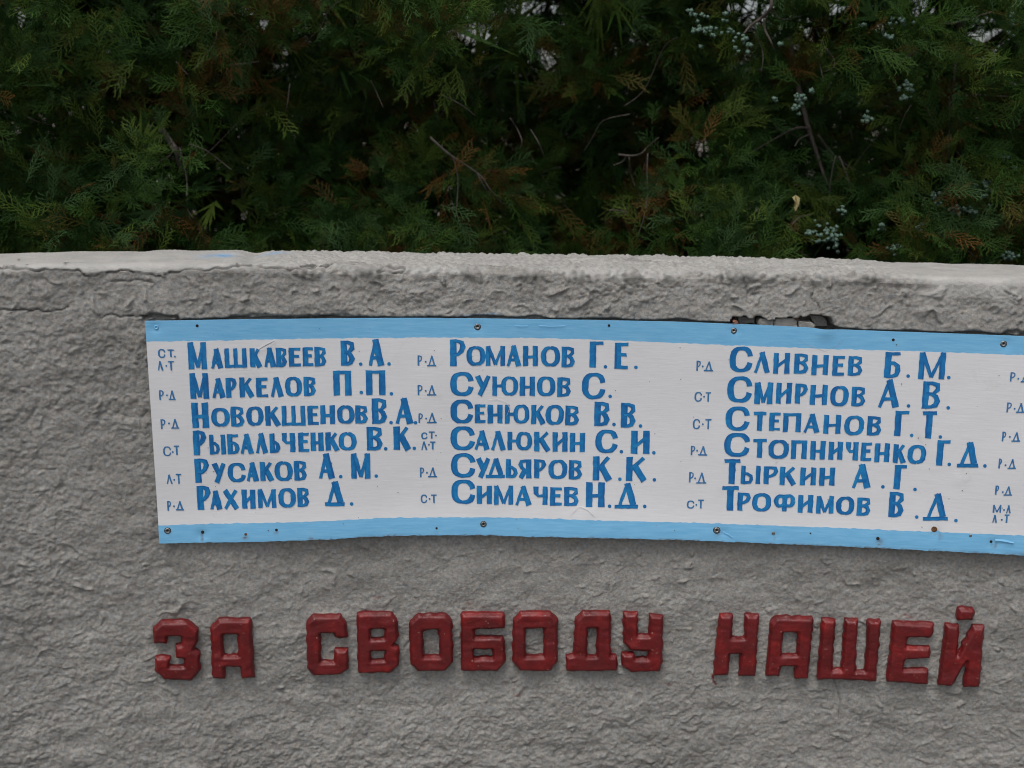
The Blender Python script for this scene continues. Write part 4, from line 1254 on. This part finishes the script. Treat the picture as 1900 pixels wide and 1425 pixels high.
# bare twigs seen in the photograph: (tree, [(px, py)...], distance, radius root, radius tip)
TW = [
 (5, [(1462, 70), (1474, 130), (1490, 190), (1502, 240), (1515, 290), (1530, 335), (1546, 362)], 2.10, .0075, .0030),
 (5, [(1502, 238), (1478, 238), (1440, 255), (1390, 286)], 2.08, .0034, .0014),
 (5, [(1503, 250), (1486, 258), (1476, 272)], 2.05, .0022, .001),
 (5, [(1520, 250), (1550, 290), (1600, 325), (1640, 338), (1670, 345)], 2.12, .0032, .0014),
 (5, [(1575, 240), (1590, 275), (1625, 305), (1636, 330)], 2.14, .0022, .001),
 (5, [(1555, 290), (1572, 320), (1575, 350), (1585, 372)], 2.03, .0018, .0008),
 (5, [(1430, -10), (1428, 15), (1415, 33), (1395, 47), (1380, 62)], 1.98, .0048, .0022),
 (5, [(1417, 34), (1420, 55), (1430, 75), (1436, 92)], 1.97, .0034, .0010),
 (5, [(1430, 14), (1445, 32), (1455, 36)], 1.98, .0022, .001),
 (5, [(1400, 60), (1412, 90), (1417, 115), (1414, 135)], 1.96, .0013, .0006),
 (5, [(1525, 75), (1530, 88), (1518, 105), (1520, 125), (1527, 152)], 1.97, .0022, .0008),
 (5, [(1530, 88), (1545, 110), (1546, 125), (1530, 133)], 1.97, .0016, .0007),
 (5, [(1665, 122), (1700, 95), (1730, 65), (1748, 45), (1775, 42), (1840, 22)], 1.98, .0026, .0018),
 (5, [(1792, 105), (1772, 110), (1770, 150), (1764, 190), (1760, 240), (1757, 285), (1762, 305), (1772, 325)], 1.97, .0030, .0012),
 (5, [(1762, 245), (1772, 275), (1790, 300)], 1.99, .0016, .0007),
 (5, [(1710, 190), (1735, 225), (1755, 250)], 2.02, .0016, .001),
 (5, [(1776, -20), (1780, 40), (1792, 85), (1815, 130)], 2.22, .013, .009),
 (6, [(1790, 178), (1820, 177), (1860, 179), (1910, 176)], 1.97, .0024, .0016),
 (6, [(1862, 230), (1880, 238), (1896, 246), (1905, 268)], 1.96, .0018, .0012),
 (6, [(1800, 400), (1793, 430), (1788, 458), (1778, 468), (1755, 480), (1720, 487)], 1.92, .0022, .0010),
 (6, [(1788, 460), (1805, 472), (1830, 485)], 1.92, .0012, .0007),
 (5, [(1690, 195), (1678, 215), (1668, 245)], 1.98, .0012, .0006),
 (5, [(1470, 415), (1488, 402), (1508, 398)], 1.94, .0013, .0007),
 (4, [(1150, 287), (1175, 289), (1190, 285), (1205, 272), (1225, 255)], 2.04, .0026, .0012),
 (4, [(1140, 307), (1155, 300), (1165, 290)], 2.03, .0014, .0007),
 (4, [(1167, 292), (1172, 320), (1178, 350)], 2.05, .0014, .0008),
 (4, [(1200, 285), (1203, 320), (1200, 355), (1195, 400), (1180, 440)], 1.96, .0012, .0006),
 (4, [(1130, 390), (1150, 391), (1163, 394)], 1.98, .0018, .0009),
 (4, [(947, 220), (960, 240), (966, 262), (965, 278)], 1.96, .0016, .0009),
 (4, [(982, 240), (1000, 265), (1012, 290)], 1.98, .0014, .0008),
 (3, [(800, 255), (830, 285), (870, 312), (895, 328), (910, 350), (930, 378)], 1.95, .0030, .0012),
 (3, [(885, 318), (900, 345), (905, 362), (910, 385)], 1.95, .0020, .0008),
 (3, [(843, 293), (847, 330), (848, 370), (845, 412)], 1.96, .0016, .0008),
 (3, [(835, 345), (840, 370), (846, 390)], 1.98, .0012, .0007),
 (3, [(820, 175), (850, 192), (885, 215)], 1.96, .0014, .0007),
 (3, [(905, 317), (935, 318)], 2.02, .0014, .0009),
 (3, [(862, 55), (872, 40), (885, 28)], 1.98, .0012, .0006),
 (3, [(690, 150), (695, 165), (710, 200)], 1.97, .0012, .0006),
 (2, [(300, 238), (315, 262), (325, 280), (330, 300), (336, 320)], 2.03, .0085, .0050),
 (2, [(336, 275), (344, 330), (346, 370), (352, 392), (362, 405)], 1.96, .0022, .0008),
 (2, [(298, 300), (315, 290), (325, 278), (345, 272)], 2.0, .0020, .0009),
 (2, [(355, 268), (380, 278), (405, 295), (430, 315)], 1.96, .0018, .0007),
 (2, [(362, 128), (378, 108), (395, 88), (403, 72), (404, 40)], 1.98, .0022, .0009),
 (2, [(425, 122), (455, 118), (485, 114)], 2.0, .0024, .0014),
 (2, [(325, 115), (340, 130), (350, 142)], 1.98, .0013, .0006),
 (2, [(540, 155), (535, 195), (530, 215)], 2.0, .0012, .0006),
 (1, [(165, 420), (180, 380), (188, 350), (200, 328)], 1.98, .0014, .0006),
 (1, [(45, 215), (70, 225), (95, 232)], 1.98, .0012, .0006)]
for ti, pp, y, r0, r1 in TW:
    pts = [dp(x + 2.5 * math.sin(5 * k + yy), yy, y + .03 + .015 * math.sin(3 * k + x)) for k, (x, yy) in enumerate(pp)]
    tube_obj('bare_branch' if r0 > .004 else 'bare_twig', [(pts, r0 * .72, r1 * .7)], M_bark, roots[ti], 6)
# dead twig tangle deep in the crown
for ti in range(1, 6):
    paths = []
    for k in range(34):
        x = TREES[ti][0] + random.uniform(-.4, .4); z = random.uniform(1.2, 2.0)
        y = random.uniform(2.08, 2.28)
        p = Vector((x, y, z)); d = Vector((random.gauss(0, .6), random.gauss(0, .25), random.gauss(-.2, .6))).normalized()
        pts = [p]
        for s in range(3):
            d = (d + Vector((random.gauss(0, .35), random.gauss(0, .2), random.gauss(0, .35)))).normalized()
            pts.append(pts[-1] + d * random.uniform(.03, .08))
        paths.append((pts, .0011, .0004))
    tube_obj('twig_tangle', paths, M_bark, roots[ti], 4)['kind'] = 'stuff'

# seed cones
def cone_mesh(seed):
    r = random.Random(seed)
    bm = bmesh.new()
    bmesh.ops.create_icosphere(bm, subdivisions=2, radius=1)
    bm.verts.ensure_lookup_table()
    horns = [Vector((math.cos(a) * .8, math.sin(a) * .8, h)).normalized() for a, h in ((.2, .5), (1.9, .7), (3.3, .5), (4.9, .6), (1.1, -.3), (2.8, -.2), (4.2, -.3), (5.9, -.1))]
    for v in bm.verts:
        k = max(v.co.normalized().dot(h) for h in horns)
        v.co *= (.62 + .8 * max(0, (k - .86) / .14) ** 1.2) * r.uniform(.95, 1.05)
        v.co.z *= 1.25
    me = bpy.data.meshes.new('seed_cone')
    bm.to_mesh(me); bm.free()
    for p in me.polygons: p.use_smooth = True
    me.materials.append(M_cone)
    return me
CM = [cone_mesh(i) for i in range(3)]
CL = [(1300, 50, 13, 26, 22), (1345, 40, 5, 10, 22), (1373, 70, 14, 22, 24), (1290, 25, 4, 14, 8), (1446, 81, 2, 4, 4), (1480, 186, 14, 12, 20), (1505, 168, 3, 6, 4), (1439, 184, 2, 4, 3), (1680, 160, 12, 14, 20), (1611, 217, 7, 12, 12), (1673, 41, 7, 20, 6), (1600, 45, 3, 10, 5),
      (1826, 352, 24, 26, 17), (1738, 365, 10, 8, 16), (1776, 388, 16, 18, 10), (1806, 395, 8, 12, 8), (1528, 433, 24, 24, 20), (1550, 445, 14, 12, 22), (1500, 432, 5, 10, 4), (1637, 423, 7, 9, 8), (1666, 462, 9, 18, 9), (1705, 420, 5, 6, 8), (1876, 475, 12, 14, 10), (1565, 390, 4, 8, 5), (1880, 40, 6, 8, 22), (1855, 290, 7, 24, 6), (1885, 315, 3, 5, 5), (1650, 70, 3, 6, 6)]
nco = 0
for (px, py, n, sx, sy) in CL:
    n = int(n * 1.25) + 1
    for k in range(n):
        x = px + random.gauss(0, sx * .55); yy = py + random.gauss(0, sy * .55)
        if yy > 483: continue
        y = (1.875 if py > 380 else 1.90) + random.uniform(0, .04)
        ti = 6 if px > 1815 else 5
        o = link('seed_cone', CM[k % 3], None, roots[ti])
        s = random.uniform(.0022, .0037)
        o.matrix_basis = Matrix.Translation(dp(x, yy, y)) @ Matrix.Rotation(random.uniform(0, 6.28), 4, 'Z') @ Matrix.Rotation(random.uniform(0, 3.1), 4, 'X') @ Matrix.Scale(s, 4)
        nco += 1
# a dry curled yellow spray hanging in the hedge
me = bpy.data.meshes.new('dry_leaf')
lp = [(1470, 366), (1476, 362), (1484, 368), (1482, 380), (1476, 392), (1473, 384), (1475, 374)]
me.from_pydata([tuple(dp(x, y, 1.885 + .004 * (i % 3))) for i, (x, y) in enumerate(lp)] + [tuple(dp(x + 1, y, 1.889 + .004 * (i % 3))) for i, (x, y) in enumerate(lp)], [],
               [tuple(range(7)), tuple(range(13, 6, -1))] + [(i, (i + 1) % 7, 7 + (i + 1) % 7, 7 + i) for i in range(7)])
M_dry, nt, b = mat_new('dry_leaf')
b.inputs['Base Color'].default_value = (.36, .30, .14, 1)
link('dry_leaf', me, M_dry, roots[5])
print('cones', nco, 'tris', sum(len(o.data.polygons) for o in sc.objects if o.type == 'MESH'))
